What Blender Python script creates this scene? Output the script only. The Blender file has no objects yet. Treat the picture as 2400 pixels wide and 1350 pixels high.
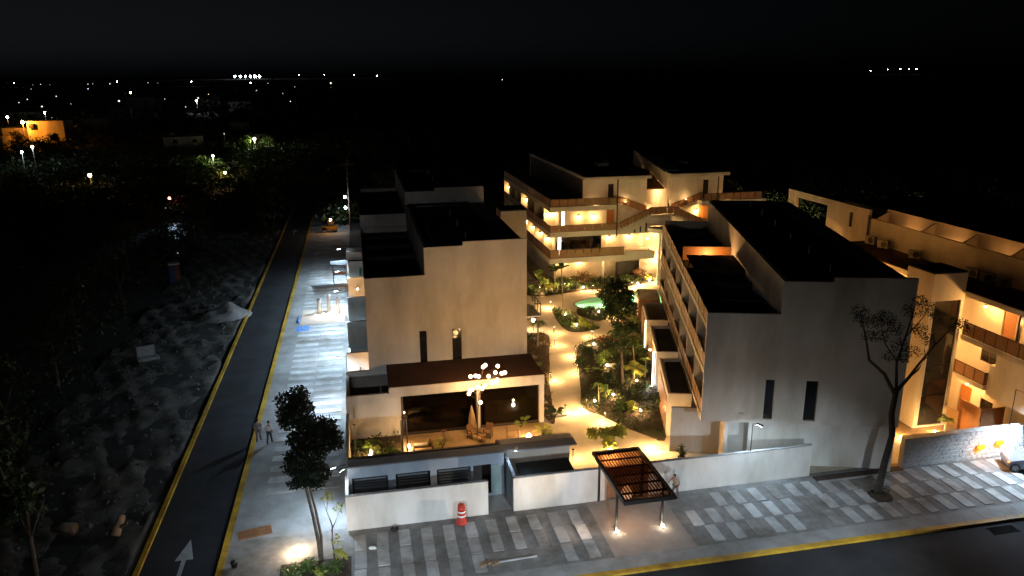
import bpy, math, random
import numpy as np
from mathutils import Matrix, Vector
random.seed(7); rng = np.random.default_rng(7)
sc = bpy.context.scene
COL = sc.collection
# ------------------------------------------------------------------ camera, world, exposure
cam = bpy.data.objects.new('camera', bpy.data.cameras.new('camera')); COL.objects.link(cam)
yaw, pitch, roll = math.radians(11.415), math.radians(15.802), math.radians(-0.438)
F = Vector((math.sin(yaw)*math.cos(pitch), math.cos(yaw)*math.cos(pitch), -math.sin(pitch)))
R0 = Vector((math.cos(yaw), -math.sin(yaw), 0)); U0 = R0.cross(F)
R1 = R0*math.cos(roll) + U0*math.sin(roll); U1 = R1.cross(F)
cam.matrix_world = Matrix(((R1.x, U1.x, -F.x, 0), (R1.y, U1.y, -F.y, 0), (R1.z, U1.z, -F.z, 25.0), (0, 0, 0, 1)))
cam.data.sensor_width = 36; cam.data.lens = 26.754; cam.data.clip_end = 20000; cam.data.clip_start = 0.1
sc.camera = cam
w = bpy.data.worlds.new('World'); sc.world = w; w.use_nodes = True
nt = w.node_tree
bg = nt.nodes['Background']
sky = nt.nodes.new('ShaderNodeTexSky'); sky.sky_type = 'NISHITA'; sky.sun_disc = False
sky.sun_elevation = math.radians(-4.0); sky.sun_rotation = math.radians(-35)
hs = nt.nodes.new('ShaderNodeHueSaturation'); hs.inputs['Saturation'].default_value = 0.0
mxs = nt.nodes.new('ShaderNodeMix'); mxs.data_type = 'RGBA'; mxs.blend_type = 'MULTIPLY'; mxs.inputs['Factor'].default_value = 1; mxs.inputs['B'].default_value = (0.8, 0.95, 1.1, 1)
nt.links.new(sky.outputs[0], hs.inputs['Color']); nt.links.new(hs.outputs[0], mxs.inputs['A']); nt.links.new(mxs.outputs['Result'], bg.inputs[0])
bg.inputs[1].default_value = 0.012
sc.view_settings.view_transform = 'Standard'; sc.view_settings.look = 'None'
sc.view_settings.exposure = 1.0; sc.view_settings.gamma = 1.0; sc.view_settings.use_curve_mapping = False
sc.cycles.use_denoising = True
try: sc.cycles.denoiser = 'OPENIMAGEDENOISE'
except Exception: pass
sc.cycles.max_bounces = 6; sc.cycles.diffuse_bounces = 3; sc.cycles.glossy_bounces = 3
sc.cycles.transparent_max_bounces = 8; sc.cycles.transmission_bounces = 3
sc.cycles.caustics_reflective = False; sc.cycles.caustics_refractive = False
sc.cycles.sample_clamp_indirect = 3.0
sc.cycles.use_light_tree = True
WARM = (1.0, 0.52, 0.15); GOLD = (1.0, 0.57, 0.21); AMBER = (1.0, 0.40, 0.05); COOL = (0.56, 0.78, 1.0); SOFT = (1.0, 0.86, 0.70)

# ------------------------------------------------------------------ materials
MAT = {}
def mat(name, col, rough=0.8, col2=None, scale=3.0, bump=0.0, bscale=20.0, metal=0.0, spec=0.5, kind='noise', stain=0.0, vary=0.0, patch_shade=0.0):
    if name in MAT: return MAT[name]
    m = bpy.data.materials.new(name); m.use_nodes = True; t = m.node_tree; N = t.nodes; L = t.links
    b = N['Principled BSDF']; b.inputs['Roughness'].default_value = rough; b.inputs['Metallic'].default_value = metal
    b.inputs['Specular IOR Level'].default_value = spec
    b.inputs['Base Color'].default_value = (*col, 1)
    tc = N.new('ShaderNodeTexCoord')
    out = None
    if col2:
        tex = N.new('ShaderNodeTexNoise'); tex.inputs['Scale'].default_value = scale; tex.inputs['Detail'].default_value = 6
        mp = N.new('ShaderNodeMapping')
        geo = N.new('ShaderNodeNewGeometry')
        L.new(geo.outputs['Position'], mp.inputs['Vector'])
        if kind == 'wood': mp.inputs['Scale'].default_value = (1, 1, 9)
        if kind == 'streak': mp.inputs['Scale'].default_value = (1, 1, 0.12)
        L.new(mp.outputs[0], tex.inputs['Vector'])
        rp = N.new('ShaderNodeValToRGB'); rp.color_ramp.elements[0].position = 0.32; rp.color_ramp.elements[1].position = 0.68
        rp.color_ramp.elements[0].color = (*col, 1); rp.color_ramp.elements[1].color = (*col2, 1)
        L.new(tex.outputs['Fac'], rp.inputs[0]); out = rp.outputs[0]
        if stain > 0:
            t2 = N.new('ShaderNodeTexNoise'); t2.inputs['Scale'].default_value = 0.35; t2.inputs['Detail'].default_value = 8; t2.inputs['Roughness'].default_value = 0.65
            mp2 = N.new('ShaderNodeMapping'); mp2.inputs['Scale'].default_value = (1, 1, 0.3); L.new(geo.outputs['Position'], mp2.inputs['Vector']); L.new(mp2.outputs[0], t2.inputs['Vector'])
            r2 = N.new('ShaderNodeValToRGB'); r2.color_ramp.elements[0].position = 0.35; r2.color_ramp.elements[1].position = 0.6
            r2.color_ramp.elements[0].color = (1-stain, 1-stain*1.1, 1-stain*1.25, 1); r2.color_ramp.elements[1].color = (1, 1, 1, 1)
            L.new(t2.outputs['Fac'], r2.inputs[0])
            mx = N.new('ShaderNodeMix'); mx.data_type = 'RGBA'; mx.blend_type = 'MULTIPLY'; mx.inputs['Factor'].default_value = 1
            L.new(out, mx.inputs['A']); L.new(r2.outputs[0], mx.inputs['B']); out = mx.outputs['Result']
        if vary > 0:
            oi = N.new('ShaderNodeObjectInfo'); mr = N.new('ShaderNodeMapRange'); mr.inputs['To Min'].default_value = 1-vary; mr.inputs['To Max'].default_value = 1+vary*0.6; L.new(oi.outputs['Random'], mr.inputs['Value'])
            mv = N.new('ShaderNodeMix'); mv.data_type = 'RGBA'; mv.blend_type = 'MULTIPLY'; mv.inputs['Factor'].default_value = 1; L.new(out, mv.inputs['A']); L.new(mr.outputs[0], mv.inputs['B']); out = mv.outputs['Result']
        if patch_shade > 0:  # broad shading bands of the walls painted as tone, with faint patching
            t3 = N.new('ShaderNodeTexNoise'); t3.inputs['Scale'].default_value = 0.11; t3.inputs['Detail'].default_value = 3; g3 = N.new('ShaderNodeNewGeometry'); m3 = N.new('ShaderNodeMapping'); m3.inputs['Scale'].default_value = (1.6, 1.6, 0.6); L.new(g3.outputs['Position'], m3.inputs['Vector']); L.new(m3.outputs[0], t3.inputs['Vector'])
            r3_ = N.new('ShaderNodeValToRGB'); r3_.color_ramp.elements[0].position = 0.42; r3_.color_ramp.elements[1].position = 0.56; r3_.color_ramp.elements[0].color = (1-patch_shade, 1-patch_shade, 1-patch_shade*1.15, 1); r3_.color_ramp.elements[1].color = (1, 1, 1, 1); L.new(t3.outputs['Fac'], r3_.inputs[0])
            m4 = N.new('ShaderNodeMix'); m4.data_type = 'RGBA'; m4.blend_type = 'MULTIPLY'; m4.inputs['Factor'].default_value = 1; L.new(out, m4.inputs['A']); L.new(r3_.outputs[0], m4.inputs['B']); out = m4.outputs['Result']
        L.new(out, b.inputs['Base Color'])
    if bump > 0:
        tb = N.new('ShaderNodeTexNoise'); tb.inputs['Scale'].default_value = bscale; tb.inputs['Detail'].default_value = 4
        g2 = N.new('ShaderNodeNewGeometry'); L.new(g2.outputs['Position'], tb.inputs['Vector'])
        bp = N.new('ShaderNodeBump'); bp.inputs['Strength'].default_value = bump; bp.inputs['Distance'].default_value = 0.05
        L.new(tb.outputs['Fac'], bp.inputs['Height']); L.new(bp.outputs[0], b.inputs['Normal'])
    MAT[name] = m; return m
def emit(name, col, strength):
    if name in MAT: return MAT[name]
    m = bpy.data.materials.new(name); m.use_nodes = True; b = m.node_tree.nodes['Principled BSDF']
    b.inputs['Base Color'].default_value = (0.9, 0.9, 0.9, 1); b.inputs['Emission Color'].default_value = (*col, 1); b.inputs['Emission Strength'].default_value = strength
    MAT[name] = m; return m
def leafmat(name, c1, c2, trans=0.25, scale=1.3):
    if name in MAT: return MAT[name]
    m = mat(name, c1, 0.55, c2, scale, spec=0.35)
    t = m.node_tree; N = t.nodes; L = t.links; b = N['Principled BSDF']; o = N['Material Output']
    tr = N.new('ShaderNodeBsdfTranslucent'); mx = N.new('ShaderNodeMixShader'); mx.inputs[0].default_value = trans
    src = b.inputs['Base Color'].links[0].from_socket; L.new(src, tr.inputs[0]); L.new(b.outputs[0], mx.inputs[1]); L.new(tr.outputs[0], mx.inputs[2]); L.new(mx.outputs[0], o.inputs[0])
    return m
def glassmat(name, tint, gloss=0.25, rough=0.03):
    if name in MAT: return MAT[name]
    m = bpy.data.materials.new(name); m.use_nodes = True; t = m.node_tree; N = t.nodes; L = t.links; o = N['Material Output']
    N.remove(N['Principled BSDF'])
    tr = N.new('ShaderNodeBsdfTransparent'); tr.inputs[0].default_value = (*tint, 1)
    gl = N.new('ShaderNodeBsdfGlossy'); gl.inputs['Roughness'].default_value = rough
    lw = N.new('ShaderNodeLayerWeight'); lw.inputs['Blend'].default_value = 0.5
    pw = N.new('ShaderNodeMath'); pw.operation = 'POWER'; pw.inputs[1].default_value = 3.5; L.new(lw.outputs['Facing'], pw.inputs[0])
    fr = N.new('ShaderNodeMath'); fr.operation = 'MULTIPLY_ADD'; fr.inputs[1].default_value = 0.7; fr.inputs[2].default_value = 0.04; L.new(pw.outputs[0], fr.inputs[0])
    mx = N.new('ShaderNodeMixShader'); L.new(fr.outputs[0], mx.inputs[0]); L.new(tr.outputs[0], mx.inputs[1]); L.new(gl.outputs[0], mx.inputs[2]); L.new(mx.outputs[0], o.inputs[0])
    MAT[name] = m; return m
STUC = mat('stucco', (0.60, 0.565, 0.51), 0.9, (0.66, 0.62, 0.56), 0.7, 0.35, 30, stain=0.3, patch_shade=0.16)
STUCW = mat('stucco_white', (0.68, 0.66, 0.62), 0.88, (0.73, 0.71, 0.67), 0.9, 0.3, 30, stain=0.28, patch_shade=0.13)
ROOF = mat('roof_membrane', (0.012, 0.014, 0.014), 0.85, (0.035, 0.038, 0.037), 0.5, 0.2, 6, spec=0.2)
ROOFR = mat('roof_red_brown', (0.055, 0.026, 0.018), 0.85, (0.08, 0.036, 0.024), 0.9, 0.2, 8, spec=0.2)
CONC = mat('concrete', (0.30, 0.285, 0.265), 0.9, (0.38, 0.365, 0.34), 1.2, 0.3, 18, stain=0.25)
PAVE = mat('pavement_concrete', (0.24, 0.235, 0.225), 0.9, (0.31, 0.305, 0.295), 0.9, 0.4, 14, stain=0.3)
SLAB = mat('paver_concrete', (0.40, 0.395, 0.385), 0.88, (0.48, 0.475, 0.465), 1.4, 0.3, 22, stain=0.4, vary=0.2)
SLABD = mat('paver_concrete_worn', (0.33, 0.315, 0.30), 0.9, (0.42, 0.40, 0.385), 1.4, 0.3, 22, stain=0.45, vary=0.28)
GRAV = mat('gravel_joint', (0.20, 0.193, 0.182), 0.95, (0.27, 0.262, 0.25), 2.2, 0.8, 40, stain=0.45)
WOOD = mat('wood_panel', (0.17, 0.072, 0.030), 0.55, (0.25, 0.115, 0.05), 2.2, 0.25, 40, kind='wood')
WOODO = mat('wood_door', (0.33, 0.13, 0.035), 0.5, (0.40, 0.17, 0.05), 2.0, 0.2, 40, kind='wood')
WOODP = mat('rail_panel', (0.20, 0.095, 0.042), 0.6, (0.30, 0.155, 0.07), 2.6, 0.3, 50, kind='wood')
DARKM = mat('dark_metal', (0.018, 0.015, 0.013), 0.45, metal=0.3)
BRONZE = mat('bronze_frame', (0.055, 0.025, 0.014), 0.5, metal=0.2)
STEEL = mat('galvanised', (0.32, 0.33, 0.34), 0.45, metal=0.7)
ASPH = mat('asphalt', (0.011, 0.012, 0.015), 0.94, (0.024, 0.026, 0.031), 0.5, 0.5, 60, stain=0.45)
YEL = mat('yellow_paint', (0.62, 0.36, 0.015), 0.7, (0.46, 0.27, 0.025), 2.5, 0.2, 30, stain=0.6)
WHITEP = mat('white_paint', (0.36, 0.36, 0.35), 0.8, (0.26, 0.26, 0.255), 3.0)
BLUEP = mat('blue_paint', (0.03, 0.16, 0.48), 0.7, (0.05, 0.22, 0.55), 3.0)
SOIL = mat('soil', (0.028, 0.018, 0.011), 0.95, (0.06, 0.038, 0.022), 3.0, 0.9, 18)
EARTH = mat('earth', (0.022, 0.020, 0.017), 0.95, (0.042, 0.039, 0.033), 0.25, 0.8, 4, stain=0.4)
PATH = mat('path_chukum', (0.50, 0.44, 0.35), 0.85, (0.58, 0.52, 0.42), 0.9, 0.3, 25, stain=0.2)
TERR = mat('terrace_floor', (0.27, 0.18, 0.10), 0.75, (0.33, 0.23, 0.13), 0.8, 0.2, 20, stain=0.2)
STONE = mat('stone', (0.46, 0.45, 0.43), 0.92, (0.60, 0.59, 0.57), 2.2, 0.7, 16)
MORT = mat('mortar', (0.46, 0.45, 0.43), 0.95, (0.52, 0.51, 0.49), 3.0, 0.5, 25)
BARK = mat('bark', (0.075, 0.055, 0.04), 0.95, (0.14, 0.105, 0.075), 4.0, 0.9, 24)
PALMT = mat('palm_trunk', (0.22, 0.18, 0.12), 0.9, (0.32, 0.27, 0.19), 6.0, 0.7, 30)
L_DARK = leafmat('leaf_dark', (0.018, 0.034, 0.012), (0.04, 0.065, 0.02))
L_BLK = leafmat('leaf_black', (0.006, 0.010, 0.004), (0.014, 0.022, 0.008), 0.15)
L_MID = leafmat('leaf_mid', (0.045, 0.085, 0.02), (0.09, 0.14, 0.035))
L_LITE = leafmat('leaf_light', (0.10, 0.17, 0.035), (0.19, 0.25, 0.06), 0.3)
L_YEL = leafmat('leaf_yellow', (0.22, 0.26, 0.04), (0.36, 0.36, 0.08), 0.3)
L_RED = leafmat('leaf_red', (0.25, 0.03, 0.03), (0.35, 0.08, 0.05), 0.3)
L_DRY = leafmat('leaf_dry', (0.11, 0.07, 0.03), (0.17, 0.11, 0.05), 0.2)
GLASS = mat('dark_glass', (0.012, 0.013, 0.014), 0.06, spec=0.6)
GLAZE = glassmat('clear_glass', (0.55, 0.53, 0.50)); GLAZD = glassmat('smoked_glass', (0.22, 0.22, 0.22))
CANG = glassmat('bronze_glass', (0.62, 0.47, 0.38))
POOLT = mat('pool_plaster', (0.45, 0.72, 0.56), 0.7, (0.38, 0.66, 0.52), 2.0)
RED = mat('red_plastic', (0.55, 0.045, 0.022), 0.5, (0.45, 0.035, 0.02), 4.0)
WREF = mat('white_reflective', (0.8, 0.8, 0.78), 0.5)
CAR = mat('car_silver', (0.25, 0.26, 0.30), 0.3, metal=0.55)
TYRE = mat('tyre', (0.02, 0.02, 0.022), 0.8)
RATT = mat('rattan', (0.12, 0.06, 0.03), 0.8, (0.2, 0.1, 0.05), 12, 0.6, 40)
WICK = mat('wicker', (0.26, 0.17, 0.09), 0.8, (0.34, 0.23, 0.13), 14, 0.6, 50)
TEAL = mat('teal_panel', (0.20, 0.27, 0.25), 0.7, (0.25, 0.32, 0.30), 2.0)
THATCH = mat('dark_thatch', (0.025, 0.018, 0.014), 0.75, (0.05, 0.036, 0.028), 6, 0.5, 30)
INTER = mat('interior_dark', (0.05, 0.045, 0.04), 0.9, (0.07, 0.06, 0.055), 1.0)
E_WARM = emit('bulb_warm', (1.0, 0.72, 0.40), 30); E_COOL = emit('bulb_cool', (0.82, 0.9, 1.0), 40)
E_SOFT = emit('bulb_soft', (1.0, 0.85, 0.66), 40); E_AMB = emit('amber_glow', (1.0, 0.24, 0.004), 1.5); E_RED = emit('bulb_red', (1.0, 0.12, 0.08), 20)
E_GLOBE = emit('bulb_globe', (1.0, 0.66, 0.36), 5); E_STRIP = emit('strip_white', (0.95, 0.95, 1.0), 9); E_STRIPW = emit('strip_warm', (1.0, 0.78, 0.5), 6)

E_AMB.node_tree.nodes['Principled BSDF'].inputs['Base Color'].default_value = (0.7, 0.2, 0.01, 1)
# ------------------------------------------------------------------ mesh helpers
def link(o, parent=None):
    COL.objects.link(o)
    if parent is not None: o.parent = parent
    return o
def tag(o, label=None, cat=None, group=None, kind=None):
    if label: o['label'] = label
    if cat: o['category'] = cat
    if group: o['group'] = group
    if kind: o['kind'] = kind
    return o
def thing(name, label, cat, loc=(0, 0, 0), rz=0.0, group=None):
    o = bpy.data.objects.new(name, None); o.empty_display_size = 0.3; link(o)
    o.location = loc; o.rotation_euler = (0, 0, rz); return tag(o, label, cat, group)
def mesh(name, verts, faces, material=None, smooth=False):
    me = bpy.data.meshes.new(name); me.from_pydata([tuple(map(float, v)) for v in verts], [], faces)
    if material: me.materials.append(material)
    if smooth: me.polygons.foreach_set('use_smooth', [True]*len(me.polygons))
    me.update(); return me
def npmesh(name, V, Q, material, smooth=False):
    V = np.asarray(V, np.float32).reshape(-1, 3); Q = np.asarray(Q, np.int32); k = Q.shape[1]
    me = bpy.data.meshes.new(name); me.vertices.add(len(V)); me.vertices.foreach_set('co', V.ravel())
    me.loops.add(Q.size); me.loops.foreach_set('vertex_index', Q.ravel())
    me.polygons.add(len(Q)); me.polygons.foreach_set('loop_start', np.arange(0, Q.size, k, dtype=np.int32))
    if smooth: me.polygons.foreach_set('use_smooth', np.ones(len(Q), bool))
    me.materials.append(material); me.update(calc_edges=True); return me
def ob(name, me, parent=None, loc=(0, 0, 0), rz=0.0):
    o = bpy.data.objects.new(name, me); link(o, parent); o.location = loc; o.rotation_euler = (0, 0, rz); return o
class MB:
    def __init__(s): s.v = []; s.f = []
    def box(s, x0, x1, y0, y1, z0, z1):
        b = len(s.v); s.v += [(x0,y0,z0),(x1,y0,z0),(x1,y1,z0),(x0,y1,z0),(x0,y0,z1),(x1,y0,z1),(x1,y1,z1),(x0,y1,z1)]
        s.f += [(b+3,b+2,b+1,b),(b+4,b+5,b+6,b+7),(b,b+1,b+5,b+4),(b+1,b+2,b+6,b+5),(b+2,b+3,b+7,b+6),(b+3,b,b+4,b+7)]; return s
    def hexa(s, p):   # 8 points: 4 bottom ccw, 4 top ccw
        b = len(s.v); s.v += [tuple(q) for q in p]
        s.f += [(b+3,b+2,b+1,b),(b+4,b+5,b+6,b+7),(b,b+1,b+5,b+4),(b+1,b+2,b+6,b+5),(b+2,b+3,b+7,b+6),(b+3,b,b+4,b+7)]; return s
    def prism(s, poly, z0, z1):
        b = len(s.v); n = len(poly); s.v += [(x, y, z0) for x, y in poly] + [(x, y, z1) for x, y in poly]
        s.f.append(tuple(range(b+n-1, b-1, -1))); s.f.append(tuple(range(b+n, b+2*n)))
        for i in range(n): j = (i+1) % n; s.f.append((b+i, b+j, b+n+j, b+n+i))
        return s
    def tube(s, pts, radii, n=8, cap=True):
        pts = [Vector(p) for p in pts]
        if not hasattr(radii, '__len__'): radii = [radii]*len(pts)
        b0 = len(s.v)
        for i, p in enumerate(pts):
            d = (pts[min(i+1, len(pts)-1)] - pts[max(i-1, 0)]).normalized()
            a = d.orthogonal().normalized() if abs(d.z) < 0.95 else Vector((1, 0, 0)); a = (a - d*a.dot(d)).normalized(); c = d.cross(a)
            for k in range(n):
                t = 2*math.pi*k/n; q = p + (a*math.cos(t) + c*math.sin(t))*radii[i]; s.v.append(tuple(q))
        for i in range(len(pts)-1):
            for k in range(n):
                k2 = (k+1) % n; s.f.append((b0+i*n+k, b0+i*n+k2, b0+(i+1)*n+k2, b0+(i+1)*n+k))
        if cap: s.f.append(tuple(b0+k for k in range(n-1, -1, -1))); s.f.append(tuple(b0+(len(pts)-1)*n+k for k in range(n)))
        return s
    def lathe(s, prof, n=14, c=(0, 0, 0)):
        b = len(s.v); m = len(prof)
        for r, z in prof:
            for k in range(n): t = 2*math.pi*k/n; s.v.append((c[0]+r*math.cos(t), c[1]+r*math.sin(t), c[2]+z))
        for i in range(m-1):
            for k in range(n): k2 = (k+1) % n; s.f.append((b+i*n+k, b+i*n+k2, b+(i+1)*n+k2, b+(i+1)*n+k))
        s.f.append(tuple(b+k for k in range(n-1, -1, -1))); s.f.append(tuple(b+(m-1)*n+k for k in range(n))); return s
    def ball(s, c, r, n=10, m=7, sq=(1, 1, 1)):
        prof = [(max(r*math.sin(math.pi*i/m), 0.0005), -r*math.cos(math.pi*i/m)) for i in range(m+1)]
        b = len(s.v); s.lathe(prof, n, (0, 0, 0))
        for i in range(b, len(s.v)): x, y, z = s.v[i]; s.v[i] = (c[0]+x*sq[0], c[1]+y*sq[1], c[2]+z*sq[2])
        return s
    def build(s, name, material, parent=None, smooth=False, loc=(0, 0, 0), rz=0.0):
        return ob(name, mesh(name, s.v, s.f, material, smooth), parent, loc, rz)
_bc = {}
def box(name, material, parent, x0, x1, y0, y1, z0, z1):
    k = (round(x1-x0, 3), round(y1-y0, 3), round(z1-z0, 3), material.name)
    if k not in _bc:
        _bc[k] = mesh(name, *(lambda b: (b.v, b.f))(MB().box(-k[0]/2, k[0]/2, -k[1]/2, k[1]/2, 0, k[2])), material)
    return ob(name, _bc[k], parent, ((x0+x1)/2, (y0+y1)/2, z0))
def gridwall(name, material, parent, org, U, N, us, ws, inside, t):
    """wall in the plane org + u*U + w*Z, thickness t along N, solid where inside(u,w); no inner faces"""
    org, U, N = Vector(org), Vector(U), Vector(N); nu, nw = len(us)-1, len(ws)-1
    S = [[inside((us[i]+us[i+1])/2, (ws[j]+ws[j+1])/2) for j in range(nw)] for i in range(nu)]
    V = []; I = {}; Fc = []
    flip = U.cross(Vector((0, 0, 1))).dot(N) > 0
    def vid(i, j, d):
        if (i, j, d) not in I: I[(i, j, d)] = len(V); V.append(tuple(org + U*us[i] + Vector((0, 0, ws[j])) + N*(t*d)))
        return I[(i, j, d)]
    def add(q): Fc.append(tuple(reversed(q)) if flip else tuple(q))
    g = lambda i, j: 0 <= i < nu and 0 <= j < nw and S[i][j]
    for i in range(nu):
        for j in range(nw):
            if not S[i][j]: continue
            add([vid(i,j,0), vid(i+1,j,0), vid(i+1,j+1,0), vid(i,j+1,0)]); add([vid(i,j,1), vid(i,j+1,1), vid(i+1,j+1,1), vid(i+1,j,1)])
            if not g(i-1,j): add([vid(i,j,0), vid(i,j+1,0), vid(i,j+1,1), vid(i,j,1)])
            if not g(i+1,j): add([vid(i+1,j,0), vid(i+1,j,1), vid(i+1,j+1,1), vid(i+1,j+1,0)])
            if not g(i,j-1): add([vid(i,j,0), vid(i,j,1), vid(i+1,j,1), vid(i+1,j,0)])
            if not g(i,j+1): add([vid(i,j+1,0), vid(i+1,j+1,0), vid(i+1,j+1,1), vid(i,j+1,1)])
    return ob(name, mesh(name, V, Fc, material), parent)
def holes(hs, top=None):
    def f(u, z):
        if top is not None and z > top(u): return False
        return not any(a < u < b and c < z < d for a, b, c, d in hs)
    return f
def brk(lo, hi, *vals): return sorted(set([lo, hi] + [v for v in vals if lo < v < hi]))
def plamp(parent, loc, power, color=WARM, r=0.06, name='lamp_light'):
    d = bpy.data.lights.new(name, 'POINT'); d.energy = power*PS; d.color = color; d.shadow_soft_size = r
    o = bpy.data.objects.new(name, d); link(o, parent); o.location = loc; return o
def slamp(parent, loc, aim, power, color=WARM, angle=100, r=0.05, blend=0.6, name='lamp_light'):
    d = bpy.data.lights.new(name, 'SPOT'); d.energy = power; d.color = color; d.shadow_soft_size = r; d.spot_size = math.radians(angle); d.spot_blend = blend
    o = bpy.data.objects.new(name, d); link(o, parent); o.location = loc
    o.rotation_euler = (Vector(aim) - Vector(loc)).to_track_quat('-Z', 'Y').to_euler(); return o

PS = 1.0
# ------------------------------------------------------------------ foliage helpers
def leaf_quads(P, size, droop=0.3, elong=1.8, seed=None):
    n = len(P); r = rng
    a = r.normal(size=(n, 3)); a[:, 2] -= droop; a /= np.linalg.norm(a, axis=1)[:, None]
    b = np.cross(a, r.normal(size=(n, 3))); b /= np.linalg.norm(b, axis=1)[:, None]
    s = (size*(0.6 + 0.8*r.random(n)))[:, None]
    tip = P + a*s*elong; l = P + a*s*elong*0.45 + b*s*0.5; rr = P + a*s*elong*0.45 - b*s*0.5
    V = np.stack([P, rr, tip, l], 1).reshape(-1, 3); Q = np.arange(4*n).reshape(-1, 4); return V, Q
def clump_points(clumps, n):
    """clumps: list (x,y,z,r); points biased to clump shells"""
    C = np.array(clumps, float); wgt = C[:, 3]**2; idx = rng.choice(len(C), n, p=wgt/wgt.sum())
    d = rng.normal(size=(n, 3)); d /= np.linalg.norm(d, axis=1)[:, None]; rad = C[idx, 3]*(0.35 + 0.75*rng.random(n)**0.6)
    return C[idx, :3] + d*rad[:, None]*np.array([1, 1, 0.75])
def crown(name, parent, clumps, n, size, material, droop=0.3, elong=1.8):
    V, Q = leaf_quads(clump_points(clumps, n), size, droop, elong); return ob(name, npmesh(name, V, Q, material), parent)
def rand_clumps(c, r, k, rc, flat=0.7):
    out = []
    for _ in range(k):
        d = rng.normal(size=3); d /= np.linalg.norm(d); q = r*rng.random()**0.45
        out.append((c[0]+d[0]*q, c[1]+d[1]*q, c[2]+d[2]*q*flat, rc*(0.6+0.7*rng.random())))
    return out
def shrub(name, label, cat, loc, r, h, n, size, material, group=None, stems=True):
    t = thing(name, label, cat, loc, rng.random()*6, group)
    if stems:
        m = MB()
        for k in range(5):
            a = rng.random()*6.28; m.tube([(0.05*math.cos(a), 0.05*math.sin(a), -0.03), (r*0.35*math.cos(a), r*0.35*math.sin(a), h*0.5), (r*0.6*math.cos(a), r*0.6*math.sin(a), h*0.8)], [0.025, 0.018, 0.008], 5)
        m.build('stem', BARK, t)
    crown('foliage', t, rand_clumps((0, 0, h*0.58), min(r, h*0.6), 9, r*0.45, h/(2*r) if r > 0 else 1), n, size, material); return t
def frond(m, L, w, ang, up, droop, n=8, leaflets=True):
    """palm frond: rachis curve with leaflet quads; appended to m (MB)"""
    ca, sa = math.cos(ang), math.sin(ang); pts = []
    for i in range(n+1):
        s = i/n; x = L*s*math.cos(up)*(1-0.15*s); z = L*s*math.sin(up) - droop*L*s*s; pts.append(Vector((x*ca, x*sa, z)))
    side = Vector((-sa, ca, 0)); per = 3
    for i in range(n):
        for k in range(per):
            s = (i + k/per)/n; p = pts[i].lerp(pts[i+1], k/per); d = (pts[i+1]-pts[i]).normalized()
            ll = w*(math.sin(math.pi*min(1, s*0.9+0.1))**0.7)*(0.85+0.3*rng.random())
            for sg in (-1, 1):
                tip = p + side*sg*ll*0.8 + d*ll*0.65 - Vector((0, 0, ll*0.35)); b = len(m.v)
                m.v += [tuple(p), tuple(p + d*0.045*L/1.2), tuple(tip)]; m.f.append((b, b+1, b+2))
    m.tube(pts, [0.02*L/1.2]*len(pts), 4, False)
def palm(name, label, loc, h, L, nf, material, lean=(0, 0), rt=0.07, group=None, up=0.75, droop=0.75, w=0.45):
    t = thing(name, label, 'palm', loc, 0, group)
    pts = [(lean[0]*s*s, lean[1]*s*s, h*s-(0.05 if s == 0 else 0)) for s in (0, .25, .5, .75, 1)]
    MB().tube(pts, [rt*1.3, rt, rt*0.9, rt*0.85, rt*0.8], 8).build('trunk', PALMT, t, True)
    for k in range(nf):
        m = MB(); frond(m, L*(0.8+0.4*rng.random()), w*L/1.2, 0, up*(0.35+0.9*rng.random()), droop*(0.7+0.5*rng.random()))
        m.build('frond', material, t, False, (lean[0], lean[1], h-0.02), 2*math.pi*k/nf + rng.random()*0.5)
    return t
def bigleaf(name, label, loc, n, L, material, group=None, stemh=0.4):
    t = thing(name, label, 'plant', loc, rng.random()*6, group); ms = MB()
    for k in range(n):
        a = 2*math.pi*k/n + rng.random()*0.8; h = stemh*(0.6+0.8*rng.random()); o = 0.1+0.25*rng.random()
        base = Vector((o*math.cos(a), o*math.sin(a), h)); ms.tube([(0, 0, -0.03), tuple(base)], [0.018, 0.012], 5)
        d = Vector((math.cos(a)*0.8, math.sin(a)*0.8, 0.35+0.5*rng.random())); sd = Vector((-math.sin(a), math.cos(a), 0)); l = L*(0.7+0.5*rng.random())
        m = MB(); pr = []
        for i, (s, ww) in enumerate(((0, .05), (.25, .3), (.55, .34), (.8, .2), (1, .02))):
            c = base + d*l*s - Vector((0, 0, 0.45*l*s*s)); pr.append((c - sd*l*ww, c + Vector((0, 0, -0.04*l)), c + sd*l*ww))
        for q in pr: m.v += [tuple(x) for x in q]
        for i in range(4):
            for j in range(2): b = i*3+j; m.f.append((b, b+1, b+4, b+3))
        m.build('leaf', material, t)
    ms.build('stem', L_DARK, t); return t
def broad_tree(name, label, loc, limbs, clumps, n, size, material, bark=BARK, droop=0.3):
    """limbs: list of (points, radii)"""
    t = thing(name, label, 'tree', loc); m = MB()
    for i, (p, r) in enumerate(limbs):
        if i == 0: MB().tube(p, r, 9).build('trunk', bark, t, True)
        else: m.tube(p, r, 6)
    if m.v: m.build('limb', bark, t, True)
    crown('crown', t, clumps, n, size, material, droop); return t

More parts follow.
